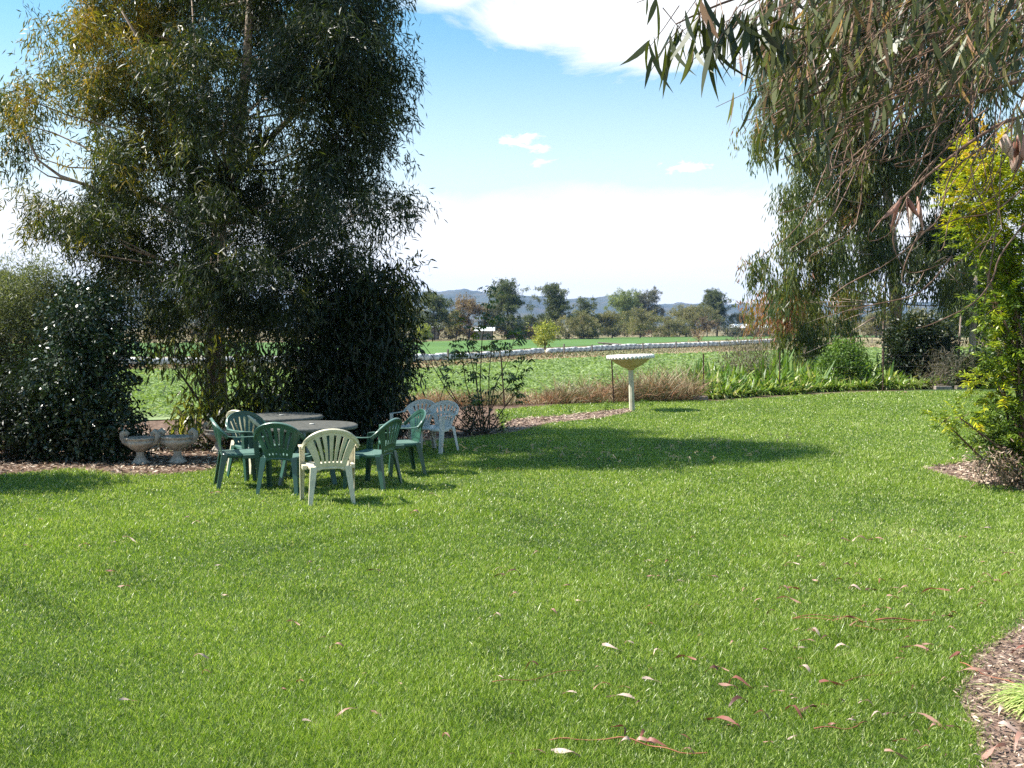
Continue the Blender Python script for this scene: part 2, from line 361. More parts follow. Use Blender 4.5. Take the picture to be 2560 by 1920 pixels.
cam = bpy.data.cameras.new('camera'); co = bpy.data.objects.new('camera', cam); COL.objects.link(co); SC.camera = co
co.location = (0, 0, CH); co.rotation_euler = (R(90) - TH, 0, 0)
cam.sensor_width = 36; cam.lens = 36 * FP / 2560; cam.clip_end = 20000; cam.clip_start = .05
SC.view_settings.view_transform = 'Standard'; SC.view_settings.look = 'None'; SC.view_settings.exposure = 1.22; SC.view_settings.gamma = 1
SC.cycles.use_denoising = False; SC.cycles.sample_clamp_indirect = 2.5; SC.cycles.max_bounces = 6; SC.cycles.transparent_max_bounces = 4; SC.cycles.diffuse_bounces = 2; SC.cycles.glossy_bounces = 2
SC.cycles.transmission_bounces = 3; SC.cycles.volume_bounces = 0

# ------------------------------------------------------------------ ground, fields, hills
ys = np.concatenate([np.arange(-6, 31, 3.), np.arange(31, 59, 1.), [60, 75, 90, 120, 160, 220, 300, 450, 700, 1100, 1700, 2600, 4200, 5600]])
xs = np.concatenate([-np.array([5600, 3000, 1500, 800, 400, 200, 100, 60, 40, 25, 15, 8]), [0], np.array([8, 15, 25, 40, 60, 100, 200, 400, 800, 1500, 3000, 5600])])
V = np.array([(x, y, float(zt(y))) for y in ys for x in xs]); nx = len(xs)
F = [(j * nx + i, j * nx + i + 1, (j + 1) * nx + i + 1, (j + 1) * nx + i) for j in range(len(ys) - 1) for i in range(nx - 1)]
m, nt, b = newmat('soil'); tc = nt.nodes.new('ShaderNodeTexCoord')
f1 = noise(nt, 9, 8, .7, vec=tc.outputs['Object']); c1 = ramp(nt, [(.3, (.045, .028, .02)), (.5, (.13, .085, .06)), (.68, (.3, .2, .15))], f1)
f2 = noise(nt, .05, 6, .65, vec=tc.outputs['Object']); c2 = ramp(nt, [(.35, (.13, .14, .05)), (.55, (.22, .17, .10)), (.7, (.26, .2, .13))], f2)
sp = nt.nodes.new('ShaderNodeSeparateXYZ'); nt.links.new(tc.outputs['Object'], sp.inputs[0])
fr = math_n(nt, 'DIVIDE', math_n(nt, 'SUBTRACT', sp.outputs[1], 26), 10, clamp=True)
mx = nt.nodes.new('ShaderNodeMix'); mx.data_type = 'RGBA'; nt.links.new(fr, mx.inputs[0]); nt.links.new(c1, mx.inputs[6]); nt.links.new(c2, mx.inputs[7])
nt.links.new(mx.outputs[2], b.inputs['Base Color']); b.inputs['Roughness'].default_value = .95; b.inputs['Specular IOR Level'].default_value = .1
tag(obj('ground', mesh_np('ground', V, F), m), kind='structure')

def interp(pts, n):
    pts = np.array(pts, float); s = np.r_[0, np.cumsum(np.linalg.norm(np.diff(pts, axis=0), axis=1))]
    t = np.linspace(0, s[-1], n); return np.stack([np.interp(t, s, pts[:, 0]), np.interp(t, s, pts[:, 1])], 1)
def strip(name, near, far, off, mat, ns=60, nt_=60):
    a, b_ = interp(near, ns), interp(far, ns); V = []
    for j in range(nt_):
        t = j / (nt_ - 1)
        p = a * (1 - t) + b_ * t; V.append(np.c_[p, zt(p[:, 1]) + off])
    V = np.concatenate(V); F = [(j * ns + i, j * ns + i + 1, (j + 1) * ns + i + 1, (j + 1) * ns + i) for j in range(nt_ - 1) for i in range(ns - 1)]
    return tag(obj(name, mesh_np(name, V, F), mat), kind='structure')
def lowg(px, py): return tuple(gr(px, py, LOW)[:2])
M['crop_soil'] = surfmat('crop_soil', [(.35, (.12, .16, .06)), (.5, (.19, .25, .10)), (.65, (.27, .31, .15))], .8, .9, 9)
M['far_grass'] = surfmat('far_grass', [(.3, (.055, .12, .018)), (.6, (.085, .165, .03))], .03, .9, 5)
M['bank'] = surfmat('bank', [(.3, (.15, .17, .05)), (.5, (.24, .2, .10)), (.7, (.36, .27, .18))], .12, .95, 8)
M['lawn_soil'] = surfmat('lawn_soil', [(.3, (.025, .05, .010)), (.6, (.05, .085, .018)), (.75, (.10, .10, .04))], 22, .95, 7)
crop_far = [(-90, 78), lowg(400, 927), lowg(1050, 925), lowg(1300, 905), lowg(1600, 890), lowg(2100, 872), (150, 170)]
strip('crop_field', [(-60, 20.), (-9, 20.3), (-4.5, 22.3), (-2.4, 24.8), (3, 26.6), (7, 29.5), (9, 33), (20, 38), (60, 44)], crop_far, .02, M['crop_soil'], 80, 90)
rolls = [(-44, 80), tuple(lowg(300, 915)), tuple(lowg(1030, 905)), tuple(lowg(1200, 897)), tuple(lowg(1345, 886)), tuple(lowg(1420, 882)), tuple(lowg(1600, 873)), tuple(lowg(1800, 866)), tuple(lowg(1940, 857)), tuple(lowg(1975, 852))]
strip('field_bank', crop_far, [(-90, 95), lowg(300, 893), lowg(1040, 889), lowg(1350, 871), lowg(1960, 845), lowg(2560, 844)], .035, M['bank'], 80, 30)
strip('far_field', [(-90, 96), lowg(300, 892), lowg(1040, 888), lowg(1350, 870), lowg(1960, 844), lowg(2560, 843)],
      [(-120, 190), lowg(300, 858), lowg(1040, 855), lowg(1500, 845), lowg(1950, 838), lowg(2560, 838)], .05, M['far_grass'], 80, 20)

def poly_px(pts): return np.array([gr(*p)[:2] for p in pts])
lawn = np.concatenate([[(-9, 1.2)], [(-9.5, 11.6)], poly_px([(-100, 1192), (60, 1185), (160, 1178), (240, 1182), (300, 1192), (420, 1188), (520, 1178), (560, 1163), (640, 1140), (760, 1120), (900, 1112), (1040, 1108), (1160, 1098), (1262, 1084),
        (1240, 1026), (1400, 1013), (1560, 1003), (1700, 998), (1780, 1004), (1900, 996), (2080, 985), (2300, 975), (2460, 972), (2620, 972)]), [(17, 27), (15, 1.2)]])
mulch = {
 'strip': poly_px([(1262, 1086), (1262, 1058), (1290, 1048), (1400, 1041), (1480, 1032), (1572, 1022), (1580, 1030), (1500, 1047), (1380, 1058), (1310, 1076)]),
 'right': poly_px([(2308, 1172), (2400, 1160), (2480, 1150), (2700, 1140), (2760, 1225), (2560, 1222), (2460, 1214), (2370, 1192)]),
 'corner': poly_px([(2640, 1490), (2530, 1580), (2440, 1640), (2408, 1700), (2402, 1760), (2436, 1840), (2450, 1890), (2480, 2000), (2640, 2200), (3400, 2300), (3400, 1490)])}
def inside(P, poly):
    x, y = P[:, 0], P[:, 1]; r = np.zeros(len(P), bool); n = len(poly)
    for i in range(n):
        x1, y1 = poly[i]; x2, y2 = poly[(i + 1) % n]
        c = ((y1 > y) != (y2 > y)) & (x < (x2 - x1) * (y - y1) / (y2 - y1 + 1e-12) + x1); r ^= c
    return r
def flat(name, poly, z, mat, kind='structure'):
    me = bpy.data.meshes.new(name); me.from_pydata([(p[0], p[1], z) for p in poly], [], [tuple(range(len(poly)))]); me.update()
    return tag(obj(name, me, mat), kind=kind)
flat('lawn', lawn, .006, M['lawn_soil'])
M['mulch_bed'] = surfmat('mulch_bed', [(.3, (.07, .045, .035)), (.5, (.2, .13, .10)), (.7, (.36, .26, .2))], 25, .95, 8)
for k, p in mulch.items(): flat('mulch_bed', p, .012, M['mulch_bed'])

# hills
prof = [(a_, 818 - (818 - b_) * .94) for a_, b_ in [(-1200, 700), (-400, 690), (0, 705), (500, 722), (800, 738), (1030, 728), (1090, 725), (1160, 722), (1230, 734), (1300, 734), (1340, 738), (1420, 746), (1480, 741), (1540, 736), (1600, 748), (1640, 757), (1680, 757), (1700, 752), (1730, 759), (1780, 757), (1870, 757), (2000, 756), (2120, 764), (2300, 752), (2600, 735), (3200, 720), (3900, 735)]]
pu = np.array([(p[0] - 1280) / FP for p in prof]); pv = np.array([(HOR - p[1]) / FP for p in prof])
nu, nv = 500, 40; uu = np.linspace(pu[0], pu[-1], nu); V = []
for j in range(nv):
    Y = 2300 + 2600 * j / (nv - 1); t = j / (nv - 1)
    ridge = np.interp(uu, pu, pv) * 4000 + CH
    sh = np.sin(min(t / .66, 1) * math.pi / 2) ** 1.3 if t < .66 else 1 - .5 * (t - .66) / .34
    n1 = 18 * np.sin(uu * 38 + t * 5) * np.sin(uu * 17 + 3 * t + 1) + 9 * np.sin(uu * 95 + 8 * t) + 7 * np.sin(uu * 160 - 5 * t)
    amp = math.sin(math.pi * min(t / .66, 1)) if t < .66 else .0
    z = ridge * sh + n1 * amp * 1.1 + rng.normal(size=nu) * 1.6 * (t > .2)
    V.append(np.c_[uu * Y, np.full(nu, Y), z + LOW * (1 - sh) - 1 - n1 * amp * .65])
V = np.concatenate(V); F = [(j * nu + i, j * nu + i + 1, (j + 1) * nu + i + 1, (j + 1) * nu + i) for j in range(nv - 1) for i in range(nu - 1)]
M['hill'] = surfmat('hill', [(.35, (.03, .042, .032)), (.5, (.05, .06, .045)), (.66, (.10, .09, .07))], .006, .95, 10)
tag(obj('hills', mesh_np('hills', V, F), M['hill'], smooth=True), kind='structure')

# haze
hz = MB(); hz.box((0, 2900, 110), (12500, 6200, 260)); me = hz.mesh('haze')
m = bpy.data.materials.new('haze_air'); m.use_nodes = True; nt = m.node_tree; nt.nodes.clear()
out = nt.nodes.new('ShaderNodeOutputMaterial'); pvn = nt.nodes.new('ShaderNodeVolumePrincipled')
pvn.inputs['Color'].default_value = (.36, .56, 1, 1); pvn.inputs['Density'].default_value = .00009; pvn.inputs['Anisotropy'].default_value = .0
nt.links.new(pvn.outputs[0], out.inputs['Volume'])
tag(obj('haze', me, m), kind='stuff', label='pale blue haze over the far fields')

# ------------------------------------------------------------------ grass
def grass_obj():
    n = 1300000; Y = 3.6 * (30.5 / 3.6) ** rng.random(n); X = (rng.random(n) * 2 - 1) * (.53 * Y + .8)
    n2 = 330000; Y2 = 3.0 * (30.5 / 3.0) ** rng.random(n2); sg = np.where(rng.random(n2) < .5, -1, 1); X2 = sg * (.53 * Y2 + .8 + 3.6 * rng.random(n2)); X = np.r_[X, X2]; Y = np.r_[Y, Y2]
    P = np.c_[X, Y]; jig = P + rng.normal(size=P.shape) * .05
    k = inside(jig, lawn)
    for p in mulch.values(): k &= ~inside(P + rng.normal(size=P.shape) * .035, p)
    P = P[k]; n = len(P); Y = P[:, 1]
    lf = np.sin(P[:, 0] * 1.3 + 1.1 * np.sin(Y * .9)) * np.sin(Y * 1.1 + .7 * P[:, 0]) + .6 * np.sin(P[:, 0] * 4.1 + Y * 2.3) * np.sin(Y * 5.3 - P[:, 0] * 2)
    H = (.021 + .013 * rng.random(n)) * (1 + .22 * lf) * (1 + .012 * Y)
    H *= np.where(rng.random(n) < .03, 1.7, 1) * (1 + .35 * np.clip(lf - .55, 0, 1))
    Wd = .0031 * (Y / 4.5) ** .85 * (.7 + .6 * rng.random(n))
    az = rng.random(n) * 2 * np.pi; tilt = .25 + .75 * rng.random(n)
    A = unit(np.c_[np.cos(az) * tilt, np.sin(az) * tilt, np.ones(n)]); a2 = rng.random(n) * 2 * np.pi
    N = np.c_[np.cos(a2), np.sin(a2), np.zeros(n)]
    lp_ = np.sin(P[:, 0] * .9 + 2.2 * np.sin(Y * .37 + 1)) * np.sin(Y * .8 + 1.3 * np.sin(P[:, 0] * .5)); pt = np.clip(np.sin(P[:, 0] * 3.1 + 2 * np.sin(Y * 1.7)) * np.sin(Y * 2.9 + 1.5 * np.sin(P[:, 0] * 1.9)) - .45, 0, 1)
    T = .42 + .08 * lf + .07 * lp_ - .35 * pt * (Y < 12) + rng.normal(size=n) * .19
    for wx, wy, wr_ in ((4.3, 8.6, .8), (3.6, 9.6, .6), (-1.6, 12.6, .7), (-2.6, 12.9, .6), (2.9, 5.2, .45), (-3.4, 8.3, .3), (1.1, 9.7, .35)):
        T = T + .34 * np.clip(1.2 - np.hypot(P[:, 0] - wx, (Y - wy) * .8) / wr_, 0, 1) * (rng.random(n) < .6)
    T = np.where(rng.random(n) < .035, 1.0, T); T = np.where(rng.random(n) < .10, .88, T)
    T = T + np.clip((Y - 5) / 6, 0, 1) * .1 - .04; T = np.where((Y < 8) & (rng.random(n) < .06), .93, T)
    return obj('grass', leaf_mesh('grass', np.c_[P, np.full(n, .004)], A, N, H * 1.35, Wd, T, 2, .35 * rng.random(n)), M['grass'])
tag(grass_obj(), kind='stuff', label='short sunlit green lawn grass')

def seed_grass():
    mb = []; P, A, N, L, W, T = [], [], [], [], [], []
    for i in range(75):
        px = rng.uniform(1060, 2020) if rng.random() < .9 else rng.uniform(900, 2150); py = 1128 + rng.normal() * 13 + 28 * (1 - abs(px - 1500) / 500)
        b = gr(px, min(py, 1180)); h = rng.uniform(.12, .24)
        d = unit(np.array([rng.normal() * .3, rng.normal() * .3, 1]))
        P.append(b); A.append(d); N.append(np.array([0., 1, 0])); L.append(h); W.append(.006); T.append(.3)
        for k in range(5):
            t = b + d * h * rng.uniform(.75, 1); a = unit(np.array([rng.normal(), rng.normal() * .5, rng.normal() * .5 + .2]))
            P.append(t); A.append(a); N.append(np.array([0., 1, .2])); L.append(.05); W.append(.012); T.append(.97)
    return obj('seeding_grass', leaf_mesh('seeding_grass', np.array(P), np.array(A), np.array(N), np.array(L), np.array(W), np.array(T), 2, .3), M['drygrass'])
tag(seed_grass(), kind='stuff', label='pale seed heads standing above the shaded lawn')

def litter_obj():
    Ps = []
    for k, p in mulch.items():
        lo, hi = p.min(0), p.max(0); hi = np.minimum(hi, [9, 99]); n = int({'strip': 9000, 'right': 9000, 'corner': 60000}[k])
        q = lo + rng.random((n, 2)) * (hi - lo); q = q[inside(q + rng.normal(size=q.shape) * .04, p)]; Ps.append(q)
    q = np.c_[rng.uniform(-9, -1.2, 26000), rng.uniform(12.5, 19, 26000)]; q = q[~inside(q + rng.normal(size=q.shape) * .06, lawn)]; Ps.append(q)
    P = np.concatenate(Ps); n = len(P); far = P[:, 1]
    az = rng.random(n) * 2 * np.pi; A = unit(np.c_[np.cos(az), np.sin(az), rng.normal(size=n) * .25]); N = unit(rng.normal(size=(n, 3)) * .45 + [0, 0, 1])
    L = (.025 + .05 * rng.random(n)) * (1 + far * .02) * np.where(far < 8, .55, 1); Wd = L * (.12 + .25 * rng.random(n))
    return obj('leaf_litter', leaf_mesh('leaf_litter', np.c_[P, .014 + .02 * rng.random(n)], A, N, L, Wd, rng.random(n) ** np.where(far < 8, 1.9, 1.2), 2, .1), M['litter'])
tag(litter_obj(), kind='stuff', label='brown bark chips and dry leaves covering the beds')

# crop plants
def crop_obj():
    n = 280000; Y = 20. * (150 / 20.) ** rng.random(n); X = rng.uniform(-.62, .62, n) * Y; P = np.c_[X, Y]
    near = np.interp(X, [-60, -9, -4.5, -2.4, 3, 7, 9, 20, 60], [20., 20.3, 22.3, 24.8, 26.6, 29.5, 33, 38, 44]) + .6
    fa = np.array(crop_far); farY = np.interp(X, fa[:, 0], fa[:, 1]); k = (Y > near) & (Y < farY); P = P[k]; Y = Y[k]; n = len(P)
    pat = np.sin(P[:, 0] * .8 + Y * .3) * np.sin(Y * .55 - P[:, 0] * .2) + .7 * np.sin(P[:, 0] * 2.3) * np.sin(Y * 1.9 + P[:, 0])
    s = .125 * (Y / 26) ** .75 * (.7 + .6 * rng.random(n)); az = rng.random(n) * 2 * np.pi
    A = unit(np.c_[np.cos(az), np.sin(az), .25 + .6 * rng.random(n)]); N = unit(rng.normal(size=(n, 3)) * .55 + [0, 0, .8])
    T = .5 + .10 * pat + rng.normal(size=n) * .17
    return obj('crop_plants', leaf_mesh('crop_plants', np.c_[P, zt(Y) + .05 + .06 * rng.random(n)], A, N, s, s * .42, T, 2, .2), M['crop'])
tag(crop_obj(), kind='stuff', label='low pale green leafy crop covering the near paddock')

# dry weeds by the fence
def weeds():
    def tuft(n, cx, cy, sx, sy, h, tm, lean=.5, w=.012):
        P = np.c_[cx + rng.normal(size=n) * sx, cy + rng.normal(size=n) * sy]
        A = unit(np.c_[rng.normal(size=(n, 2)) * lean, np.ones(n)]); N = unit(rng.normal(size=(n, 3)))
        return P, A, N, h * (.4 + .8 * rng.random(n)), np.full(n, w), tm + rng.normal(size=n) * .18
    sets = []
    for px in np.arange(900, 1740, 11.):
        for r in range(2):
            q = gr(px + rng.normal() * 8, 1020 - (px - 1000) * .024 - r * rng.uniform(0, 12)); den = 1
            h = .28 + .12 * rng.random(); t = .6
            if px > 1560: h += .26; t = .66
            if 1640 < px < 1720: h += .16; t = .72
            if 1400 < px < 1560: h += .12; t = .55
            h *= rng.choice([.5, .8, 1.1, 1.7]) * (1 if px > 1380 else .8); sets.append(tuft(110, q[0], q[1] + .3, .16, .25, h * 1.25, t + rng.normal() * .28, .45 + .3 * rng.random()))
    for px in np.arange(1735, 2560, 30.):
        q = gr(px, 952); sets.append(tuft(110, q[0], q[1], .5, .5, .5, .45 + rng.normal() * .1))
    a = [np.concatenate([s[i] for s in sets]) for i in range(6)]
    P = a[0]; z = zt(P[:, 1])
    return obj('dry_weeds', leaf_mesh('dry_weeds', np.c_[P, z + .02], a[1], a[2], a[3], a[4], a[5], 2, .35), M['drygrass'])
tag(weeds(), kind='stuff', label='reddish brown dry weeds tangled along the wire fence')
def bankgrass():
    n = 26000; fa = np.array(crop_far); X = rng.uniform(-45, 95, n); y0 = np.interp(X, fa[:, 0], fa[:, 1])
    ra = np.array(rolls); y1 = np.interp(X, ra[:, 0], ra[:, 1]); t = rng.random(n) ** .8; Y = y0 + (y1 - y0) * t * 1.12
    h = (.14 + .14 * rng.random(n)) * (1 + .5 * np.sin(X * .35) * np.sin(X * .13 + 1)); A = unit(np.c_[rng.normal(size=(n, 2)) * .5, np.ones(n)])
    T = .25 + .3 * (np.sin(X * .21 + 2) > .2) * rng.random(n) + .5 * (t < .15) + rng.normal(size=n) * .15
    return obj('bank_grass', leaf_mesh('bank_grass', np.c_[X, Y, zt(Y) + .02], A, unit(rng.normal(size=(n, 3))), h, np.full(n, .12), T, 2, .3), M['drygrass'])
tag(bankgrass(), kind='stuff', label='rough ochre grass strip in front of the white rolls')

# ------------------------------------------------------------------ far fence, white rolls, timber
def roll_mesh(seed):
    g = np.random.default_rng(seed); mb = MB(); rows = []
    n = 14; segs = 9; L = 1.9; R0 = .34
    for i in range(segs):
        t = i / (segs - 1); e = math.sqrt(max(0.0, 1 - abs(2 * t - 1) ** 4)); r = R0 * (.80 + .2 * e) * (1 if 0 < t < 1 else .7)
        rows.append([((t - .5) * L, r * math.cos(a) * (1 + .08 * g.normal()), R0 * .92 + r * math.sin(a) * (1 + .06 * g.normal())) for a in np.linspace(0, 2 * math.pi, n, endpoint=False)])
    mb.loft(rows); return mb.mesh('wrapped_roll')
rm = [roll_mesh(i) for i in range(5)]
pl = np.array(rolls); seg = np.r_[0, np.cumsum(np.linalg.norm(np.diff(pl, axis=0), axis=1))]
s = 0; i = 0
gapa = seg[4] + 1.0; gapb = seg[5] - 6.0
while s < seg[-1]:
    x = np.interp(s, seg, pl[:, 0]); y = np.interp(s, seg, pl[:, 1]); x2 = np.interp(s + 1, seg, pl[:, 0]); y2 = np.interp(s + 1, seg, pl[:, 1])
    if not (gapa < s < gapb):
        me = rm[i % 5]
        if i < 5: o = obj('wrapped_roll', me, M['wrap'], smooth=True)
        else: o = bpy.data.objects.new('wrapped_roll', me); COL.objects.link(o)
        sc_ = .88 + .2 * random.random() + (.15 if x > 10 else 0)
        o.location = (x, y, LOW + .03); o.rotation_euler = (0, 0, math.atan2(y2 - y, x2 - x) + random.gauss(0, .05)); o.scale = (1, sc_, sc_)
        tag(o, 'lumpy grey white wrapped roll in the long row across the fields', 'wrapped roll', 'white wrapped rolls lined up across the fields')
    s += 1.62; i += 1
def wire_fence(pts, h, r, label, mat, zf, wires=(.5, .9), side=4, wr=.0025, square=False):
    c = np.mean([p[:2] for p in pts], 0); e = empty("wire_fence", (c[0], c[1], float(zf(c[1])))); e0 = Vector(e.location)
    tag(e, label, 'fence')
    for p in pts:
        mb = MB(); z = float(zf(p[1])); lx = p[2] if len(p) > 2 else 0
        mb.tube([(p[0] - e0.x, p[1] - e0.y, z - .05 - e0.z), (p[0] - e0.x - lx, p[1] - e0.y, z + h * (p[3] if len(p) > 3 else 1) - e0.z)], r, 6); mb.build('post', mat, e)
    for w in wires:
        mb = MB(); q = []
        for a, b_ in zip(pts[:-1], pts[1:]):
            for t in (0, .5): q.append((a[0] * (1 - t) + b_[0] * t - e0.x, a[1] * (1 - t) + b_[1] * t - e0.y, float(zf(a[1] * (1 - t) + b_[1] * t)) + h * w - (.02 if t else 0) - e0.z))
        q.append((pts[-1][0] - e0.x, pts[-1][1] - e0.y, float(zf(pts[-1][1])) + h * w - e0.z))
        mb.tube(q, wr, 4); mb.build('wire', M['wire'], e)
    return e
wire_fence([(-12, 20.2), (-8.6, 20.4), (-5.4, 21.8), (-3.0, 24.2), (float(gr(1262, 1017)[0]), float(gr(1262, 1017)[1]), .09), (float(gr(1535, 1010)[0]), float(gr(1535, 1010)[1]), .07), (5.1, 27.6, .02), (7.6, 29.5), (11., 30.8), (14.5, 32)],
           1.2, .019, 'thin wire fence with dark star pickets between lawn and paddock', M['picket'], zt, (.35, .62, .9))
fp = []
for px, py in ((1120, 905), (1250, 897), (1410, 886), (1480, 882), (1607, 877), (1690, 873), (1770, 870), (1918, 862), (2085, 858), (2180, 858)):
    q = gr(px, py, LOW); fp.append((q[0], q[1], 0, 1 + .25 * random.random()))
wire_fence([(p[0], p[1], p[2], p[3]) for p in fp], 1.0, .1, 'far post and wire fence running along the white rolls', M['wood_grey'], lambda y: LOW, (.8,), wr=.012)
for nm, a, b_, lab in (('timber_rail', (1495, 857), (1595, 866), 'upper of two long grey rails lying beyond the white rolls'), ('timber_rail', (1510, 863), (1585, 869), 'lower shorter grey rail lying beyond the white rolls')):
    p, q = at(a[0], a[1], 152), at(b_[0], b_[1], 150); mb = MB(); p[2] = max(p[2], LOW + .15); c = (p + q) / 2
    mb.tube([p - c, (p + q) / 2 - c + np.array([0, 0, .05]), q - c], [.12, .15, .13], 6)
    zs = LOW - c[2]
    for t in (-.35, .3):
        k = (q - p) * t; mb.box((k[0], k[1], (k[2] + zs) / 2), (.2, .2, abs(k[2] - zs)))
    o = mb.build(nm, M['wood_grey']); o.location = c; tag(o, lab, 'timber rail', 'grey rails beyond the rolls')

# ------------------------------------------------------------------ far trees
def far_tree(cx, w, top, base, mat, label, name='far_tree', cat='tree', group='trees beyond the far field', dens=1., seed=0, shape='round', bark='bark_dark', Y=None, bare=False):
    g = np.random.default_rng(seed + int(cx)); Yd = Y or 2600 * (CH - LOW) / (base - HOR); s = Yd / FP
    b0 = at(cx, base, Yd); z0 = float(zt(Yd)); H = (base - top) * s; Wm = w * s * 1.12; e = empty(name, (b0[0], b0[1], z0)); tag(e, label, cat, group)
    bl = []; nb = 15
    for i in range(nb):
        t = g.random() ** .85
        if shape == 'round': zc = .28 + .62 * t; wf = math.sqrt(max(.05, 1 - ((zc - .52) / .5) ** 2))
        elif shape == 'tall': zc = .12 + .8 * t; wf = 1.05 - .75 * max(0, zc - .3)
        else: zc = .15 + .7 * t; wf = math.sqrt(max(.1, 1 - ((zc - .3) / .72) ** 2))
        r = Wm * g.uniform(.17, .28); a = g.random() * 6.28; rr = (Wm / 2 - r * .7) * wf * math.sqrt(g.random())
        bl.append((np.array([rr * math.cos(a), rr * math.sin(a), H * zc]), (r, r, min(r * g.uniform(.7, 1.2), H * .16)), 1, g.uniform(.2, .65)))
    for i in range(16):
        a = g.random() * 6.28; zc = g.uniform(.3, 1.0); wf = math.sqrt(max(.08, 1 - ((zc - .5) / .56) ** 2)); bl.append((np.array([Wm * .5 * wf * math.cos(a), Wm * .5 * wf * math.sin(a), H * zc]), (Wm * .07, Wm * .07, H * .05), 1, g.uniform(.3, .9)))
    bl.append((np.array([0, 0, H * .9]), (Wm * .14, Wm * .14, H * .09), 1, .5))
    Lf = max(.28, 1.5 * s * 2.5 * .55); area = Wm * H
    tot = area * 4.6 * dens / (Lf * Lf * .5 * .5); vol = sum(b[1][0] * b[1][2] for b in bl)
    m_ = 8; bl = [(b[0], b[1], tot / m_ * b[1][0] * b[1][2] / vol, b[3]) for b in bl]
    C, O, T = crown_points(bl, g, 2.0, 8, Lf * 1.1, .14)
    crown_obj('crown', foliage(C, O, T, g, m_, Lf * 1.3, Lf, Lf * .5, hang=.25, spread=1.1, tj=.18, cj=.15, zmin=.1 * H if shape != 'bush' else .02, curve=0), M[mat], e)
    mb = MB(); tr = H * .016 + .05
    tp = [np.array([0, 0, -.1]), np.array([Wm * .02, 0, H * .25]), np.array([-Wm * .02, 0, H * .5]), np.array([Wm * .03, 0, H * .8])]
    mb.tube(tp, [tr * 1.3, tr, tr * .7, tr * .25], 6)
    limbs(mb, [b for b in bl[:9]], tp, tr * .7, g, 3 if bare else 1, n=4); mb.build('trunk', M[bark], e)
    return e
FT = [
 (1085, 95, 727, 851, 'far_dark', 'dark olive tree nearest the left tree mass on the skyline', dict(shape='tall')),
 (1040, 60, 770, 850, 'far_olive', 'low olive tree at the left end of the far tree line', dict()),
 (1172, 85, 737, 849, 'far_brown', 'thin reddish brown bare tree beside the tallest dark tree', dict(dens=.45, bare=True)),
 (1140, 60, 775, 849, 'far_olive', 'small drab olive tree in front of the pale house', dict()),
 (1270, 105, 697, 849, 'far_dark', 'tallest dark green tree of the far line with ragged top', dict(shape='tall', seed=3)),
 (1225, 60, 762, 849, 'far_grey', 'greyish half bare tree leaning on the tallest dark tree', dict(dens=.5)),
 (1376, 88, 705, 847, 'far_dark', 'second tall dark green tree right of the tallest one', dict(shape='tall', seed=5)),
 (1325, 60, 785, 847, 'far_dark', 'dark low tree filling the gap between two tall trees', dict(shape='bush')),
 (1450, 80, 742, 846, 'far_dark', 'dark flat topped tree above the weeping willow', dict(dens=.7)),
 (1452, 98, 776, 848, 'far_olive', 'rounded olive brown weeping willow below the dark flat topped tree', dict(shape='bush')),
 (1560, 84, 726, 841, 'far_green', 'light green gum tree left of the paired gum', dict(bark='bark_pale', Y=420)),
 (1621, 66, 721, 841, 'far_grey', 'grey green round gum with white limbs right of the light green gum', dict(bark='bark_pale', dens=.7, Y=425)),
 (1530, 95, 778, 846, 'far_olive', 'left of the brown willows under the paired gums', dict(shape='bush', dens=.75)),
 (1600, 100, 774, 845, 'far_olive', 'brown willow with forked trunks right under the grey gum', dict(dens=.7)),
 (1672, 80, 790, 843, 'far_olive', 'low olive scrub tree between the brown willow and the wide one', dict(shape='bush', dens=.8)),
 (1735, 130, 764, 842, 'far_olive', 'wide brownish tree left of the dark round tree', dict(dens=.75, seed=2)),
 (1792, 82, 726, 841, 'far_dark', 'lone dark green round tree right of the wide brownish one', dict(seed=9)),
 (1866, 66, 785, 841, 'far_olive', 'small olive tree right of the dark round tree', dict(dens=.8)),
 (1950, 80, 796, 842, 'far_brown', 'low brown scrub tree beside the long white shed', dict(shape='bush', dens=.7)),
 (2128, 70, 724, 843, 'far_dark', 'dark round tree seen through the gap left of the gum trunk', dict()),
 (2060, 90, 790, 843, 'far_olive', 'olive scrub tree behind the drooping gum foliage', dict(shape='bush')),
 (2190, 90, 775, 845, 'far_olive', 'olive tree just left of the right gum trunk', dict(shape='bush')),
 (2290, 110, 765, 850, 'far_olive', 'bushy olive tree right of the right gum trunk', dict(shape='bush')),
 (2395, 120, 760, 850, 'far_dark', 'dark bushy tree behind the pale slender trunk', dict(shape='bush')),
 (2500, 120, 740, 850, 'far_dark', 'dark tree behind the golden shrub', dict()),
 (820, 140, 745, 852, 'far_olive', 'olive tree glimpsed behind the dark shrub', dict()),
 (620, 120, 750, 852, 'far_dark', 'dark tree glimpsed behind the big gum', dict()),
 (420, 130, 755, 853, 'far_olive', 'olive tree glimpsed through the gap above the urns', dict()),
 (200, 150, 720, 853, 'far_dark', 'dark tree behind the glossy shrub', dict()),
 (20, 160, 670, 855, 'far_olive', 'tall olive tree behind the bush at the left edge', dict(Y=200)),
]
for cx, w, top, base, mat, lab, kw in FT: far_tree(cx, w, top, base, mat, lab, **kw)
far_tree(1362, 62, 806, 873, 'far_yellow', 'yellow green leafy bush standing alone in the far field', 'bush', 'bush', None, Y=143, shape='bush', dens=.8)
far_tree(1746, 44, 822, 866, 'far_brown', 'small bare sapling standing in the far field', 'sapling', 'tree', None, Y=172, dens=.18, bare=True)
far_tree(1062, 40, 818, 860, 'far_yellow', 'low yellow green bush below the pale houses', 'bush', 'bush', None, Y=225, shape='bush')
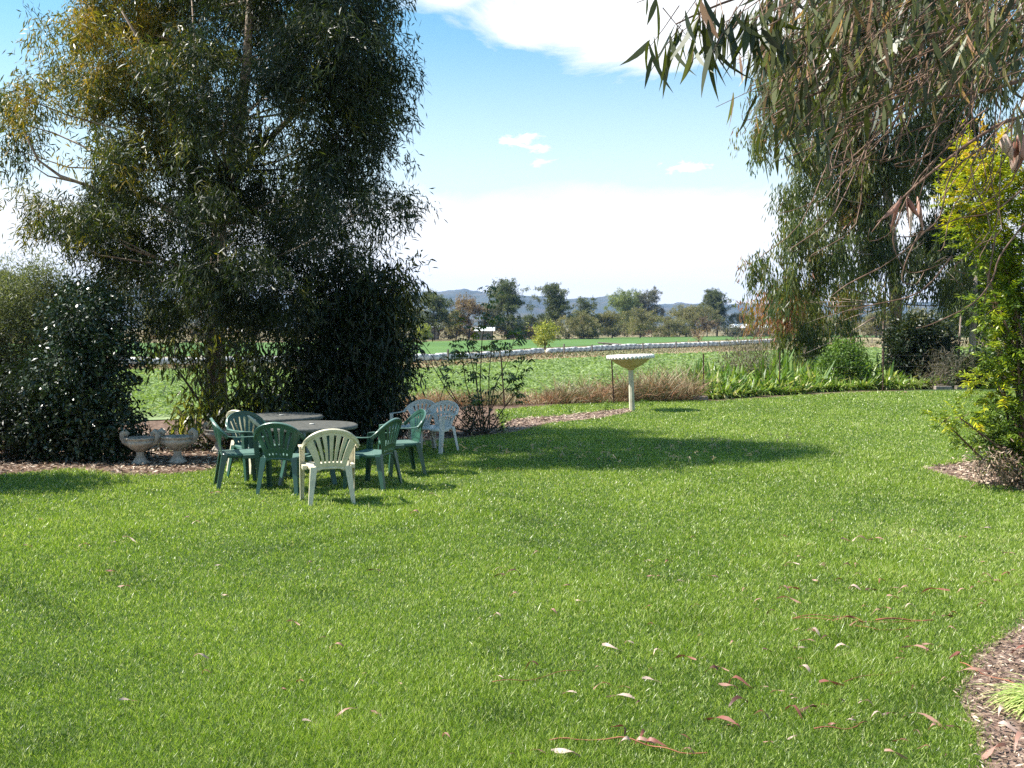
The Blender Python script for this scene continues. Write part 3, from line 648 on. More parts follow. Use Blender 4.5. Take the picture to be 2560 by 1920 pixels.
for i, cx in enumerate(list(range(1010, 2560, 62)) + list(range(60, 960, 110))):
    w = random.randint(60, 100); h = random.randint(24, 48); far_tree(cx + random.randint(-14, 14), w, 846 - h, 848, random.choice(['far_brown', 'far_olive', 'far_brown', 'far_grey']), 'low drab scrub bush under the far tree line', 'scrub_bush', 'bush', 'scrub along the far tree line', shape='bush', seed=i, dens=.7, Y=265 if cx < 1400 else 330)

def house(px, py, Y, w, dpt, hw, hr, label, rz=0.):
    p = at(px, py, Y); e = empty('farm_building', (p[0], Y, LOW), rz); tag(e, label, 'building', 'pale buildings beyond the fields')
    base = p[2] - LOW - hr; mb = MB(); mb.box((0, 0, base / 2), (w, dpt, base)); mb.build('wall', M['wall_pale'], e)
    mb = MB(); x0, x1 = -w / 2 - .5, w / 2 + .5; y0, y1 = -dpt / 2 - .5, dpt / 2 + .5; zb, zr = base + .01, base + hr
    mb.add([(x0, y0, zb), (x1, y0, zb), (x1, y1, zb), (x0, y1, zb), (x0, 0, zr), (x1, 0, zr)], [(0, 1, 5, 4), (2, 3, 4, 5), (0, 4, 3), (1, 2, 5), (3, 2, 1, 0)]); mb.build('roof', M['roof_white'], e)
    for k in (-.28, .05, .3):
        mb = MB(); mb.box((w * k, -dpt / 2 - .02, base * .5), (w * .1, .06, base * .3)); mb.build('window', M['glass'], e)
house(1066, 808, 262, 6, 5, 2.4, 1.0, 'white roofed house at the left end of the far tree line')
house(1212, 818, 255, 4.0, 4, 2.4, .9, 'small white roofed house behind the compound leaved shrub')
house(1889, 810, 345, 16, 5, 2.6, 1.3, 'long low white roofed shed near the right gum')

# ------------------------------------------------------------------ big gum on the left
g = np.random.default_rng(5)
YT = 17.0; base = gr(545, 1108); base = np.array([at(545, 1000, YT)[0], YT, 0.])
e = empty('gum_tree', base); tag(e, 'huge dark gum tree with yellow lit tips behind the green tables', 'tree')
trunk_px = [(548, 1112), (540, 960), (538, 820), (545, 700), (548, 560), (570, 430), (600, 300), (618, 150), (625, 0), (630, -200), (620, -360)]
tp = [at(x, y, YT) - base for x, y in trunk_px]; tp[0][2] = -.1
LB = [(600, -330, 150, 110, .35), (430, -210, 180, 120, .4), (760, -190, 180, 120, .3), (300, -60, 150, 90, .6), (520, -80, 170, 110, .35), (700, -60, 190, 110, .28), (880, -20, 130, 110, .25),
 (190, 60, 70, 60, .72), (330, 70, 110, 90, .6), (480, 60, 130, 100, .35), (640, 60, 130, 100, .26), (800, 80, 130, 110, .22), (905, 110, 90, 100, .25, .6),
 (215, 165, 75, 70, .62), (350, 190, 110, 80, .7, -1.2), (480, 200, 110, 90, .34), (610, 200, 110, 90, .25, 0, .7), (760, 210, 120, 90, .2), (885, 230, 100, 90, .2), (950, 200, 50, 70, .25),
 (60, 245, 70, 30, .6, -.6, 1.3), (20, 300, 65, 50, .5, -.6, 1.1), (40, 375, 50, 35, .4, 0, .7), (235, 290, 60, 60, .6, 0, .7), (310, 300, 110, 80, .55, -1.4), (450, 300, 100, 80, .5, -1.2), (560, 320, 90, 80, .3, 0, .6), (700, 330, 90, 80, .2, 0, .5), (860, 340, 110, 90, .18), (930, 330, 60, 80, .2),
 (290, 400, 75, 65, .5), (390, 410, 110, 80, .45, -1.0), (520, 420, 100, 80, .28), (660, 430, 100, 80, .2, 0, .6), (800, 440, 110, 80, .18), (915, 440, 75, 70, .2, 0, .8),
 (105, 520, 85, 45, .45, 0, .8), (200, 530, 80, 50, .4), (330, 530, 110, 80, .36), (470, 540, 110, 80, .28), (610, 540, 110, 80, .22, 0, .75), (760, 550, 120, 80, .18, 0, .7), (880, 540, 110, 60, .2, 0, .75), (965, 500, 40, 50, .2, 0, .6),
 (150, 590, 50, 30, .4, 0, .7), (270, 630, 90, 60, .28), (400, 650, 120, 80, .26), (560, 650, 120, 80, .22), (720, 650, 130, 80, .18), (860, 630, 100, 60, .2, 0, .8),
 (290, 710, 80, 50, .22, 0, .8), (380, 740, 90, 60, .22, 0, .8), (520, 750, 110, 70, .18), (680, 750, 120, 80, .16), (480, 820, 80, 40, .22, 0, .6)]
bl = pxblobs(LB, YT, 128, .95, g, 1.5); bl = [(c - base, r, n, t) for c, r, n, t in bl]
C, O, T = crown_points(bl, g, 2.0, 10, .19, .10); T = T + .07 * np.clip((-C[:, 0] - .2) / 2.5, 0, 1)  # sunlit left side of the crown put into the leaf tint, yellower leftward
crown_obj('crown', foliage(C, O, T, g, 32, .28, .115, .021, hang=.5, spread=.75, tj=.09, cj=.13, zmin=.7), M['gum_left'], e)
mb = MB(); mb.tube(tp, [.2, .17, .15, .14, .12, .105, .09, .075, .055, .035, .015], 10)
for pts, r in (([(560, 560), (600, 430), (690, 330), (760, 260), (850, 190), (900, 120)], .07), ([(545, 640), (450, 540), (330, 480), (250, 475), (150, 440), (95, 400), (60, 330)], .05), ([(190, 455), (120, 440), (60, 400)], .02),
               ([(548, 600), (470, 420), (420, 250), (360, 120), (300, 20)], .06), ([(560, 500), (520, 300), (490, 150), (480, 0)], .05), ([(620, 400), (650, 330), (640, 180)], .03), ([(690, 335), (800, 230), (830, 215)], .025)):
    q = [at(x, y, YT - .15 * i) - base for i, (x, y) in enumerate(pts)]; mb.tube(q, np.linspace(r, r * .25, len(q)), 7)
limbs(mb, bl, tp[3:], .032, g, 4)
mb.build('trunk', M['bark_gum'], e, True)

def shrub(name, label, cat, lst, Y, dens, mat, m_, strand, lL, lW, base_px, seed, hang=.2, out=.8, spread=1.0, bark='bark_dark', stems=5, tj=.15, cj=.12, droop=.2, K=2, group=None, shell=2.4, pinn=False, stemr=.03, zmin=.03, stem_mat=None):
    g = np.random.default_rng(seed); b0 = at(base_px, 1000, Y); base = np.array([b0[0], Y, float(zt(Y))]); e = empty(name, base); tag(e, label, cat, group)
    bl = [(c - base, r, n, t) for c, r, n, t in pxblobs(lst, Y, dens)]
    C, O, T = crown_points(bl, g, shell)
    crown_obj('foliage', foliage(C, O, T, g, m_, strand, lL, lW, hang=hang, out=out, spread=spread, tj=tj, cj=cj, droop=droop, K=K, zmin=zmin, pinn=pinn), M[mat], e)
    mb = MB()
    root = [np.array([g.normal() * .08, g.normal() * .08, -.05]) for _ in range(stems)]
    for i, (c, r, _, _) in enumerate(bl):
        p = root[i % stems]; md = (p + c) / 2 + g.normal(size=3) * .1; md[2] = c[2] * .5
        mb.tube([p, md, c], [stemr, stemr * .7, stemr * .35], 5)
        for k in range(4):
            ee = c + unit(g.normal(size=3)) * np.asarray(r) * .8; mb.tube([c, (c + ee) / 2 + g.normal(size=3) * .03, ee], [stemr * .3, stemr * .2, stemr * .1], 4, False)
    mb.build('stem', M[stem_mat or bark], e)
    return e
shrub('glossy_shrub', 'dark shrub with glossy glinting leaves left of the stone urns', 'shrub',
      [(210, 800, 90, 100, .5), (270, 900, 80, 110, .4), (170, 930, 90, 110, .5), (240, 1030, 100, 100, .4), (290, 1100, 80, 60, .3), (180, 1100, 90, 60, .3), (130, 1050, 80, 80, .3)], 14.8, 230, 'camellia', 20, .15, .07, .036, 225, 21, hang=.1)
shrub('dark_shrub', 'nearly black low shrub in the shade at the left edge', 'shrub',
      [(20, 1000, 100, 80, .3), (110, 1060, 90, 80, .3), (40, 1100, 110, 60, .3), (-90, 1050, 110, 110, .3), (-200, 1080, 110, 90, .3)], 14.9, 190, 'dark_shrub', 20, .18, .07, .026, 20, 22, hang=.1, tj=.1)
shrub('olive_bush', 'feathery olive green bush behind the glossy shrub at left', 'bush',
      [(50, 730, 80, 70, .7), (0, 820, 110, 90, .6), (100, 790, 70, 80, .6), (60, 900, 100, 90, .5), (-110, 800, 110, 110, .5), (-80, 930, 120, 100, .5), (130, 720, 40, 40, .4), (10, 980, 120, 80, .3)], 16.6, 210, 'olive_bush', 30, .3, .08, .015, 30, 23, hang=-.3, out=1.0)
shrub('dark_shrub', 'tall dark shrub with drooping leaves behind the right end of the tables', 'shrub',
      [(860, 740, 120, 80, .35), (960, 720, 70, 70, .65), (1000, 690, 45, 50, .8, 0, .5), (920, 830, 110, 90, .3), (800, 850, 110, 90, .25), (970, 900, 65, 90, .4), (860, 950, 120, 90, .2), (780, 1000, 90, 80, .2), (930, 1020, 90, 80, .2), (860, 1080, 130, 50, .2), (990, 800, 50, 60, .6, 0, .6)], 16.9, 150, 'dark_shrub', 20, .3, .12, .028, 860, 24, hang=.6, out=.4, K=3)
shrub('gum_sapling', 'leafy gum regrowth with broad hanging leaves around the big trunk', 'shrub',
      [(590, 860, 60, 60, .5, 0, .6), (650, 930, 70, 80, .45, 0, .7), (480, 900, 45, 60, .5, 0, .5), (505, 990, 45, 60, .7, 0, .8), (570, 1020, 70, 50, .5, 0, .8), (680, 1010, 70, 70, .4), (455, 1040, 30, 35, .7, 0, .6), (400, 860, 45, 40, .5, 0, .4)], 16.2, 80, 'sucker', 18, .3, .15, .036, 560, 25, hang=.85, out=.3, K=3, stem_mat='bark_dark')
shrub('low_shrub', 'low dark leafy plant growing between the stone urns', 'plant',
      [(400, 1120, 50, 30, .4), (480, 1105, 60, 35, .5), (560, 1110, 50, 30, .3), (310, 1130, 60, 30, .3)], 15.8, 120, 'dark_shrub', 14, .12, .05, .03, 430, 26, hang=0)
# unseen neighbours at the left whose shade falls over the lawn
shrub('side_tree', 'bushy small tree standing beyond the left edge', 'tree',
      [(-330, 700, 150, 110, .3), (-470, 560, 170, 140, .3), (-380, 860, 180, 130, .3), (-560, 760, 170, 170, .3), (-420, 1040, 170, 110, .3)], 12.6, 100, 'dark_shrub', 16, .3, .11, .04, -430, 27, hang=.3)

# ------------------------------------------------------------------ right gum, further back
g = np.random.default_rng(8); YR = 38.0; base = np.array([at(2238, 900, YR)[0], YR, float(zt(YR))])
e = empty('gum_tree', base); tag(e, 'tall gum tree with drooping foliage behind the garden bed', 'tree')
tpx = [(2236, 962), (2236, 860), (2240, 760), (2232, 640), (2222, 520), (2210, 400), (2215, 250), (2225, 80), (2230, -60)]
tp = [at(x, y, YR) - base for x, y in tpx]; tp[0][2] = -.2
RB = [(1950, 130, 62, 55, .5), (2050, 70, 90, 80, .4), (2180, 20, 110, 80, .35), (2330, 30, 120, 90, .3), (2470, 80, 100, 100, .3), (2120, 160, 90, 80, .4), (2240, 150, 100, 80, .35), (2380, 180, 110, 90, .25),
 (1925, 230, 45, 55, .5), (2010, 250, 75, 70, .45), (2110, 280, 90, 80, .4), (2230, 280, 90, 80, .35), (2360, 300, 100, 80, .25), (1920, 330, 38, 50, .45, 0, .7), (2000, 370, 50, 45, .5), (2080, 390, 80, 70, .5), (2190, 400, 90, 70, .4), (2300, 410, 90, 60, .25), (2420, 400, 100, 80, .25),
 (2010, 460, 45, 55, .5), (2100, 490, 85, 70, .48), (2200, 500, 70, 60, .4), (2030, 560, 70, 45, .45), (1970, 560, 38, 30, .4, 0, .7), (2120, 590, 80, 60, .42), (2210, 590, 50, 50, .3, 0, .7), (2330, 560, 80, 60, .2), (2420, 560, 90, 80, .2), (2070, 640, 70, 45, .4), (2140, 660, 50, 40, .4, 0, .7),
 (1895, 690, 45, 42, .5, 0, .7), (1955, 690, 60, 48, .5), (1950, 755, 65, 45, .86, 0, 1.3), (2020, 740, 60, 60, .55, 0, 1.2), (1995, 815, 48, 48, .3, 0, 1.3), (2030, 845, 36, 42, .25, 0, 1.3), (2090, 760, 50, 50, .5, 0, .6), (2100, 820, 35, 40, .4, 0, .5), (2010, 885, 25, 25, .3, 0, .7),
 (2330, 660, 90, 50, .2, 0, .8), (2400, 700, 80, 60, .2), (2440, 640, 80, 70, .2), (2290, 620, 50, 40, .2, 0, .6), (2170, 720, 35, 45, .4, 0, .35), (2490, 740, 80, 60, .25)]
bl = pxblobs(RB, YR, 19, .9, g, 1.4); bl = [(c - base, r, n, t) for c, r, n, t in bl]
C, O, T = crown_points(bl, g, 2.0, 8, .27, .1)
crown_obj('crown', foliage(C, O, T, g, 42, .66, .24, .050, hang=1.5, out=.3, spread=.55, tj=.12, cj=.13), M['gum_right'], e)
mb = MB(); mb.tube(tp, [.3, .24, .22, .2, .17, .14, .11, .08, .03], 10)
limbs(mb, bl, tp[2:], .032, g, 3); mb.build('trunk', M['bark_pale'], e, True)
def pole_tree(label, pts, Y, r, crown, seed, mat='gum_right'):
    g = np.random.default_rng(seed); base = np.array([at(pts[0][0], 900, Y)[0], Y, float(zt(Y))]); e = empty('slender_tree', base); tag(e, label, 'tree')
    q = [at(x, y, Y) - base for x, y in pts]; q[0][2] = -.1; mb = MB(); mb.tube(q, np.linspace(r, r * .5, len(q)), 7)
    bl = [(c - base, rr, n, t) for c, rr, n, t in pxblobs(crown, Y, 16)]; C, O, T = crown_points(bl, g); limbs(mb, bl, q, r * .4, g, 3)
    crown_obj('crown', foliage(C, O, T, g, 24, .8, .17, .03, hang=1.2, out=.4, spread=.6), M[mat], e); mb.build('trunk', M['bark_pale'], e, True)
pole_tree('pale slender trunk right of the dark round shrub', [(2430, 940), (2431, 860), (2436, 760), (2440, 680)], 36, .14, [(2440, 650, 70, 60, .2), (2390, 700, 60, 50, .2), (2480, 690, 60, 50, .2)], 41)
pole_tree('thin sapling stem just left of the big pale trunk', [(2209, 945), (2208, 850), (2212, 760), (2216, 680)], 37, .06, [(2215, 640, 50, 40, .3)], 42)
pole_tree('thin leaning grey stem in front of the pale slender trunk', [(2393, 925), (2398, 860), (2402, 790)], 34, .05, [(2405, 770, 35, 30, .3)], 43)

# ------------------------------------------------------------------ garden bed
def clump_mesh(n, L, Wd, lean, seed, tm=.55, up=1.0, K=3, droop=.55):
    g = np.random.default_rng(seed); az = g.random(n) * 6.283; ln = lean * (.3 + g.random(n)); A = unit(np.c_[np.cos(az) * ln, np.sin(az) * ln, np.full(n, up)])
    P = np.c_[np.cos(az) * .08 * g.random(n), np.sin(az) * .08 * g.random(n), np.zeros(n)]
    N = unit(np.c_[np.cos(az), np.sin(az), np.full(n, .4)] + g.normal(size=(n, 3)) * .2)
    return leaf_mesh('strap_leaves', P, A, N, L * (.55 + .6 * g.random(n)), Wd * (.8 + .4 * g.random(n)), tm + g.normal(size=n) * .2, K, droop * g.random(n) + .15)
low_m = [clump_mesh(70, .70, .05, .75, 60 + i, .62, droop=.9) for i in range(4)]
tall_m = [clump_mesh(30, 1.05, .075, .42, 70 + i, .55, 1.2, droop=.25) for i in range(3)]
def plant(me, p, s, label, group, name, first, mat='strap', cat='plant'):
    o = bpy.data.objects.new(name, me); COL.objects.link(o)
    if not me.materials: me.materials.append(M[mat])
    o.location = p; o.rotation_euler = (0, 0, random.random() * 6.28); o.scale = (s, s, s * random.uniform(.9, 1.1)); tag(o, label, cat, group)
edge_x = [1700, 1780, 1900, 2080, 2300, 2400]; edge_y = [997, 1003, 995, 984, 974, 972]
k = 0
for px in np.arange(1712, 2345, 15):
    for row, (dy, sc_) in enumerate(((4, .95), (11, 1.45), (20, 1.75))):
        if row == 0 and 1722 < px < 1772: continue
        if px < 1740 and row == 2: continue
        x = px + random.uniform(-7, 7); q = gr(x, np.interp(x, edge_x, edge_y) - dy - random.uniform(0, 3))
        plant(low_m[k % 4], q, sc_ * random.uniform(.8, 1.1), ('arching strap leaf clump in the front row of the garden bed', 'arching strap leaf clump in the middle row of the garden bed', 'arching strap leaf clump in the back row of the garden bed')[row], ('front', 'middle', 'back')[row] + ' row of strap leaf clumps', 'strap_leaf_clump', k); k += 1
for px, py, s_, lab in ((1762, 985, .8, 'tall bright sword leaf plant at the left end of the garden bed'), (1790, 982, .9, 'tall bright sword leaf plant at the left end of the garden bed'), (1820, 978, .85, 'tall bright sword leaf plant at the left end of the garden bed'), (1745, 975, 1.1, 'tall bright sword leaf plant at the left end of the garden bed'), (1770, 972, 1.25, 'tall bright sword leaf plant at the left end of the garden bed'), (1800, 972, .95, 'tall bright sword leaf plant at the left end of the garden bed'), (1728, 980, .8, 'tall bright sword leaf plant at the left end of the garden bed'),
                       (1925, 958, 1.15, 'upright sword leaf plant in the middle of the garden bed'), (1950, 955, 1.3, 'upright sword leaf plant in the middle of the garden bed'), (1900, 960, .9, 'upright sword leaf plant in the middle of the garden bed'), (2010, 955, 1.2, 'upright sword leaf plant in the middle of the garden bed'), (2035, 955, 1.15, 'upright sword leaf plant in the middle of the garden bed'), (1985, 958, .95, 'upright sword leaf plant in the middle of the garden bed'),
                       *[(x_, 962 - (i_ % 3) * 4, .62 + .1 * (i_ % 4), 'shorter sword leaf plant in the back of the garden bed') for i_, x_ in enumerate((1830, 1855, 1880, 1965, 2060, 2085, 2150, 2170, 2190, 2215, 2240, 1815, 2100, 2130))],
                       (2300, 962, .75, 'arching sword leaf plant before the dark round shrub'), (2275, 962, .6, 'arching sword leaf plant before the dark round shrub')):
    plant(tall_m[k % 3], gr(px, py), s_, lab, 'sword leaf plants in the garden bed', 'sword_leaf_plant', k); k += 1
shrub('dry_bush', 'dry grey brown twiggy bush between the sword leaf plants', 'bush', [(1840, 920, 38, 40, .6), (1880, 905, 40, 42, .6), (1860, 950, 50, 25, .4), (1905, 935, 30, 30, .5)], 32, 34, 'grey_shrub', 24, .5, .18, .022, 1865, 51, hang=-.8, out=.5, stem_mat='bark_twig', stemr=.015)
shrub('green_shrub', 'bright green rounded shrub in the garden bed', 'shrub', [(2110, 900, 50, 42, .45), (2075, 925, 32, 25, .5), (2145, 920, 30, 28, .5), (2115, 875, 28, 22, .7)], 32.5, 110, 'bright_shrub', 18, .22, .11, .045, 2110, 52, hang=-.2)
shrub('round_shrub', 'dark green round shrub in front of the right gum trunk', 'shrub', [(2270, 850, 60, 50, .45), (2330, 850, 50, 50, .4), (2260, 900, 50, 35, .45), (2320, 905, 60, 35, .3), (2360, 880, 30, 40, .3), (2290, 815, 50, 25, .5)], 34, 110, 'dark_shrub', 20, .25, .12, .055, 2300, 53, hang=.0)
shrub('spiky_shrub', 'grey dry spiky shrub in the shade beside the dark round shrub', 'shrub', [(2350, 935, 35, 22, .4), (2390, 925, 40, 30, .3), (2340, 955, 25, 12, .7)], 32, 50, 'grey_shrub', 20, .4, .2, .014, 2365, 54, hang=-.5)
shrub('dark_shrub', 'dark leafy shrub at the right end of the garden bed', 'shrub', [(2430, 930, 50, 30, .3), (2480, 920, 50, 40, .3), (2450, 955, 60, 20, .3), (2520, 940, 40, 30, .3)], 32.5, 90, 'dark_shrub', 20, .3, .2, .04, 2455, 55, hang=-.3, K=3)
for px, py, w_, lab in ((1748, 1001, .42, 'pale stone edging block at the left end of the bed'), (2357, 974, .5, 'grey stone edging block at the right end of the bed'), (2405, 973, .4, 'shaded stone edging block nearest the golden shrub')):
    q = gr(px, py); mb = MB(); mb.box((0, 0, .055), (w_, .2, .11)); o = mb.build('edging_stone', M['stone'], bevel=.012); o.location = q; tag(o, lab, 'stone block', 'garden bed edging stones')

# ------------------------------------------------------------------ golden shrub at the right
shrub('golden_shrub', 'tall yellow green feathery shrub at the right edge', 'shrub',
      [(2475, 390, 70, 60, .85), (2425, 480, 70, 60, .75), (2500, 500, 80, 80, .7), (2560, 430, 80, 90, .6), (2420, 560, 55, 40, .7), (2500, 610, 75, 60, .6), (2530, 700, 70, 70, .35), (2590, 620, 80, 110, .3), (2500, 760, 55, 60, .5), (2560, 820, 80, 80, .3), (2505, 880, 60, 60, .45), (2495, 960, 55, 55, .6), (2570, 960, 80, 80, .25), (2530, 1050, 80, 60, .3),
       (2400, 1045, 45, 22, .55, -.2), (2360, 1052, 28, 14, .7, -.2, .8), (2450, 1085, 50, 28, .4), (2550, 1130, 70, 50, .3), (2500, 1110, 50, 35, .45), (2620, 1080, 90, 120, .3), (2680, 800, 120, 200, .4), (2700, 500, 110, 150, .5)],
      12.4, 210, 'golden', 34, .24, .07, .019, 2570, 31, hang=-.05, out=1.0, pinn=True, cj=.12, tj=.1, stem_mat='bark_twig', stemr=.02, stems=6)
shrub('dry_bush', 'tan dried bush at the foot of the golden shrub', 'bush', [(2490, 1165, 45, 28, .4), (2450, 1150, 22, 22, .6), (2535, 1185, 40, 26, .35), (2565, 1212, 45, 20, .25)], 12.0, 230, 'litter', 24, .16, .06, .014, 2510, 32, hang=.1, stems=4, stem_mat='bark_twig', stemr=.008)

# ------------------------------------------------------------------ near gum hanging in at the upper right
g = np.random.default_rng(77); base = np.array([5.2, 5.2, 0.])
e = empty('gum_tree', base); tag(e, 'near gum tree whose big leaved branches hang in at the top right corner', 'tree')
mb = MB(); trunk = [np.array(p) for p in ((0, 0, -.1), (.05, .05, 1.5), (-.1, 0, 3.), (-.2, -.2, 4.6), (-.1, -.1, 6.5))]; mb.tube(trunk, [.3, .26, .22, .17, .08], 12)
CL = []   # leaf clusters: position, count, tint
def branch(pts, r0, r1, n=5):
    q = [at(x, y, Y) - base for x, y, Y in pts]; m2 = []
    for i in range(len(q) - 1):
        for t in (0, .33, .66):
            a = q[max(i - 1, 0)]; b_ = q[i]; c = q[i + 1]; dd = q[min(i + 2, len(q) - 1)]
            m2.append(.5 * ((2 * b_) + (-a + c) * t + (2 * a - 5 * b_ + 4 * c - dd) * t * t + (-a + 3 * b_ - 3 * c + dd) * t ** 3))
    m2.append(q[-1]); mb.tube(m2, np.linspace(r0, r1, len(m2)), n); return m2
hub = base + trunk[2]; hub2 = base + trunk[3]
def px_of(p):  # inverse, to start limbs at the trunk
    d = np.array(p) - np.array([0, 0, CH]); f = d[1] * math.cos(TH) - d[2] * math.sin(TH); up = d[1] * math.sin(TH) + d[2] * math.cos(TH)
    return 1280 + FP * d[0] / f, 960 - FP * up / f, p[1]
h1, h2 = px_of(hub), px_of(hub2)
mains = [[h2, (2900, -300, 4.6), (2500, -220, 4.2), (2200, -120, 3.8), (1950, -40, 3.5), (1800, 10, 3.3), (1690, 60, 3.2)],
         [h2, (2900, -100, 4.4), (2560, 10, 3.9), (2400, 60, 3.8), (2250, 130, 3.7), (2120, 200, 3.6), (2000, 250, 3.5), (1930, 290, 3.5)],
         [h1, (2900, 100, 4.4), (2560, 200, 4.0), (2420, 235, 3.9), (2300, 250, 3.8), (2180, 300, 3.7), (2090, 320, 3.7)],
         [h2, (2800, -200, 4.3), (2450, -60, 4.0), (2250, -10, 3.9), (2080, 60, 3.7), (1980, 110, 3.6)],
         [h2, (2750, -120, 4.6), (2600, -40, 4.3), (2520, 20, 4.1), (2350, 150, 4.0), (2280, 260, 4.0), (2240, 380, 4.0)],
         [h1, (2800, 250, 4.5), (2560, 290, 4.2), (2450, 340, 4.1), (2330, 430, 4.1), (2230, 520, 4.1), (2180, 580, 4.1)]]
for i, mpts in enumerate(mains): branch(mpts, .011, .0025)
# twigs and loops
for i in range(50):
    x0 = g.uniform(2150, 2600); y0 = g.uniform(-40, 300); Y = g.uniform(3.5, 4.5); dx = -g.uniform(60, 330); dy = g.uniform(90, 420)
    if y0 + dy > 640: dy = 640 - y0
    b1 = g.uniform(-.9, .9); cu = g.uniform(-60, 30)
    branch([(x0, y0, Y), (x0 + dx * .3 + 60 * b1, y0 + dy * .35, Y - .03), (x0 + dx * .65 - 50 * b1, y0 + dy * .8, Y - .06), (x0 + dx, y0 + dy + cu, Y - .1), (x0 + dx - 30 * b1, y0 + dy + cu * 1.9, Y - .1)], .0028, .0011, 4)
for pts in ([(2420, 320), (2300, 440), (2240, 560), (2236, 620), (2270, 680), (2330, 670), (2380, 640)], [(2470, 360), (2380, 430), (2350, 540), (2300, 585), (2240, 590), (2225, 560)], [(2560, 470), (2480, 530), (2400, 545), (2340, 570), (2280, 585)],
            [(2560, 300), (2540, 430), (2500, 480), (2410, 540)], [(2330, 560), (2270, 620), (2200, 670)], [(2310, 560), (2270, 640), (2255, 700), (2290, 710), (2310, 680)], [(2560, 560), (2500, 640), (2480, 700), (2430, 760), (2330, 810), (2290, 820)], [(2490, 580), (2480, 640), (2470, 700), (2460, 760)],
            [(2240, 300), (2120, 400), (2080, 420), (2140, 395)], [(2330, 380), (2270, 415), (2235, 412), (2300, 395)], [(2560, 90), (2400, 190), (2300, 250), (2160, 330)], [(2600, 20), (2450, 70), (2330, 170), (2240, 300), (2200, 420)], [(2560, 40), (2420, 160), (2350, 300), (2320, 420), (2290, 520)], [(2200, 670), (2120, 710), (2080, 740)], [(2380, 640), (2300, 730), (2190, 760), (2120, 775)]):
    Y = g.uniform(3.7, 4.3); branch([(x, y, Y) for x, y in pts], .0036, .0016, 5)
mb.build('trunk', M['bark_twig'], e, True)
lp = [(1637, -10, 3), (1660, 70, 4), (1690, 60, 3), (1668, 110, 3), (1740, 0, 5), (1745, 60, 6), (1760, 90, 7), (1752, 40, 5), (1790, 20, 3), (1806, 30, 4), (1815, 70, 4), (1830, 40, 4), (1780, 120, 3), (1870, 20, 6), (1890, 50, 7), (1900, 10, 7), (1910, 70, 5), (1935, 40, 6), (1850, 40, 3), (1716, 70, 3)]
pos, cnt, dep = [], [], []
for x, y, n in lp: pos.append((x, y)); cnt.append(n); dep.append(g.uniform(3.1, 3.4))
while len(pos) < 480:
    x = g.uniform(1930, 2680); y = g.uniform(-160, 380)
    lim = np.interp(x, [1930, 1990, 2080, 2200, 2330, 2450, 2560, 2700], [240, 290, 300, 280, 200, 190, 240, 300]); top = 0
    if y > lim or (x > 2250 and y > 120 and g.random() < .4): continue
    pos.append((x, y)); cnt.append(int(g.integers(4, 9))); dep.append(g.uniform(3.2, 4.9))
P, A, N, L, W, T = [], [], [], [], [], []
tw = MB()
for (x, y), n, Y in zip(pos, cnt, dep):
    c = at(x, y, Y) - base; tm = g.choice([.1, .3, .5, .74], p=[.3, .25, .25, .2]); dd = unit(np.array([-.5 + g.normal() * .5, g.normal() * .5, -.4 + g.normal() * .2])); ln = (.07 if x < 1920 else .16) * math.sqrt(n / 4)
    tw.tube([c - dd * ln * .8 + np.array([0, 0, .03]), c, c + dd * ln + np.array([0, 0, -.03])], [.0022, .0016, .001], 4, False)
    for k in range(n):
        P.append(c + dd * ln * g.uniform(-.6, 1)); A.append(unit(np.array([g.normal() * .3 - .05, g.normal() * .3, -1.]))); N.append(unit(np.array([g.normal(), -g.random() - .2, g.normal() * .3])))
        kk = 1.15 if x < 1920 else .85; L.append(g.uniform(.08, .16) * kk); W.append(g.uniform(.011, .021) * kk); T.append(tm + g.normal() * .12 if g.random() > .05 else .95)
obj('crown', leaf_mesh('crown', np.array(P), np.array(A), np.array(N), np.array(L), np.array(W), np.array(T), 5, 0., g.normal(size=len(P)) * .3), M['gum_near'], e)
tw.build('twigs', M['bark_twig'], e)
# upper crown out of frame, so that the tree is whole
C, O, T = crown_points([(np.array([0., -.2, 6.]), (2.0, 1.8, 1.2), 170, .35), (np.array([-.6, .2, 4.9]), (1.6, 1.4, .6), 110, .35), (np.array([1.4, 0, 4.4]), (1.3, 1.3, 1.), 90, .35)], g)
crown_obj('upper_crown', foliage(C, O, T, g, 20, .5, .15, .024, hang=.9, spread=.8, K=3), M['gum_near'], e)
# shed bark and dead leaf bunch caught in the branches
def bark_strip(name, px, py, Y, L, W, label, cat, az=0., seed=1):
    gg = np.random.default_rng(seed); n = 6; P = np.c_[gg.normal(size=(n, 2)) * .02, np.zeros(n)]; A = unit(np.c_[gg.normal(size=n) * .16, gg.normal(size=n) * .2, -np.ones(n)]); N = unit(np.c_[gg.normal(size=n), -np.ones(n), gg.normal(size=n) * .3])
    o = obj(name, leaf_mesh(name, P, A, N, L * (.5 + .6 * gg.random(n)), np.full(n, W), .5 + gg.random(n) * .5, 5, 0., gg.normal(size=n) * .3), M['fallen']); o.location = at(px, py, Y); tag(o, label, cat)
    m_ = o.modifiers.new('thick', 'SOLIDIFY'); m_.thickness = .0015
bark_strip('dead_leaves', 2275, 490, 4.1, .16, .022, 'bunch of dead pale leaves caught on the hanging twigs', 'dead leaves', seed=4)
bark_strip('bark_strip', 2545, 335, 4.1, .14, .06, 'reddish brown curl of bark hanging at the right edge', 'bark strip', seed=6)

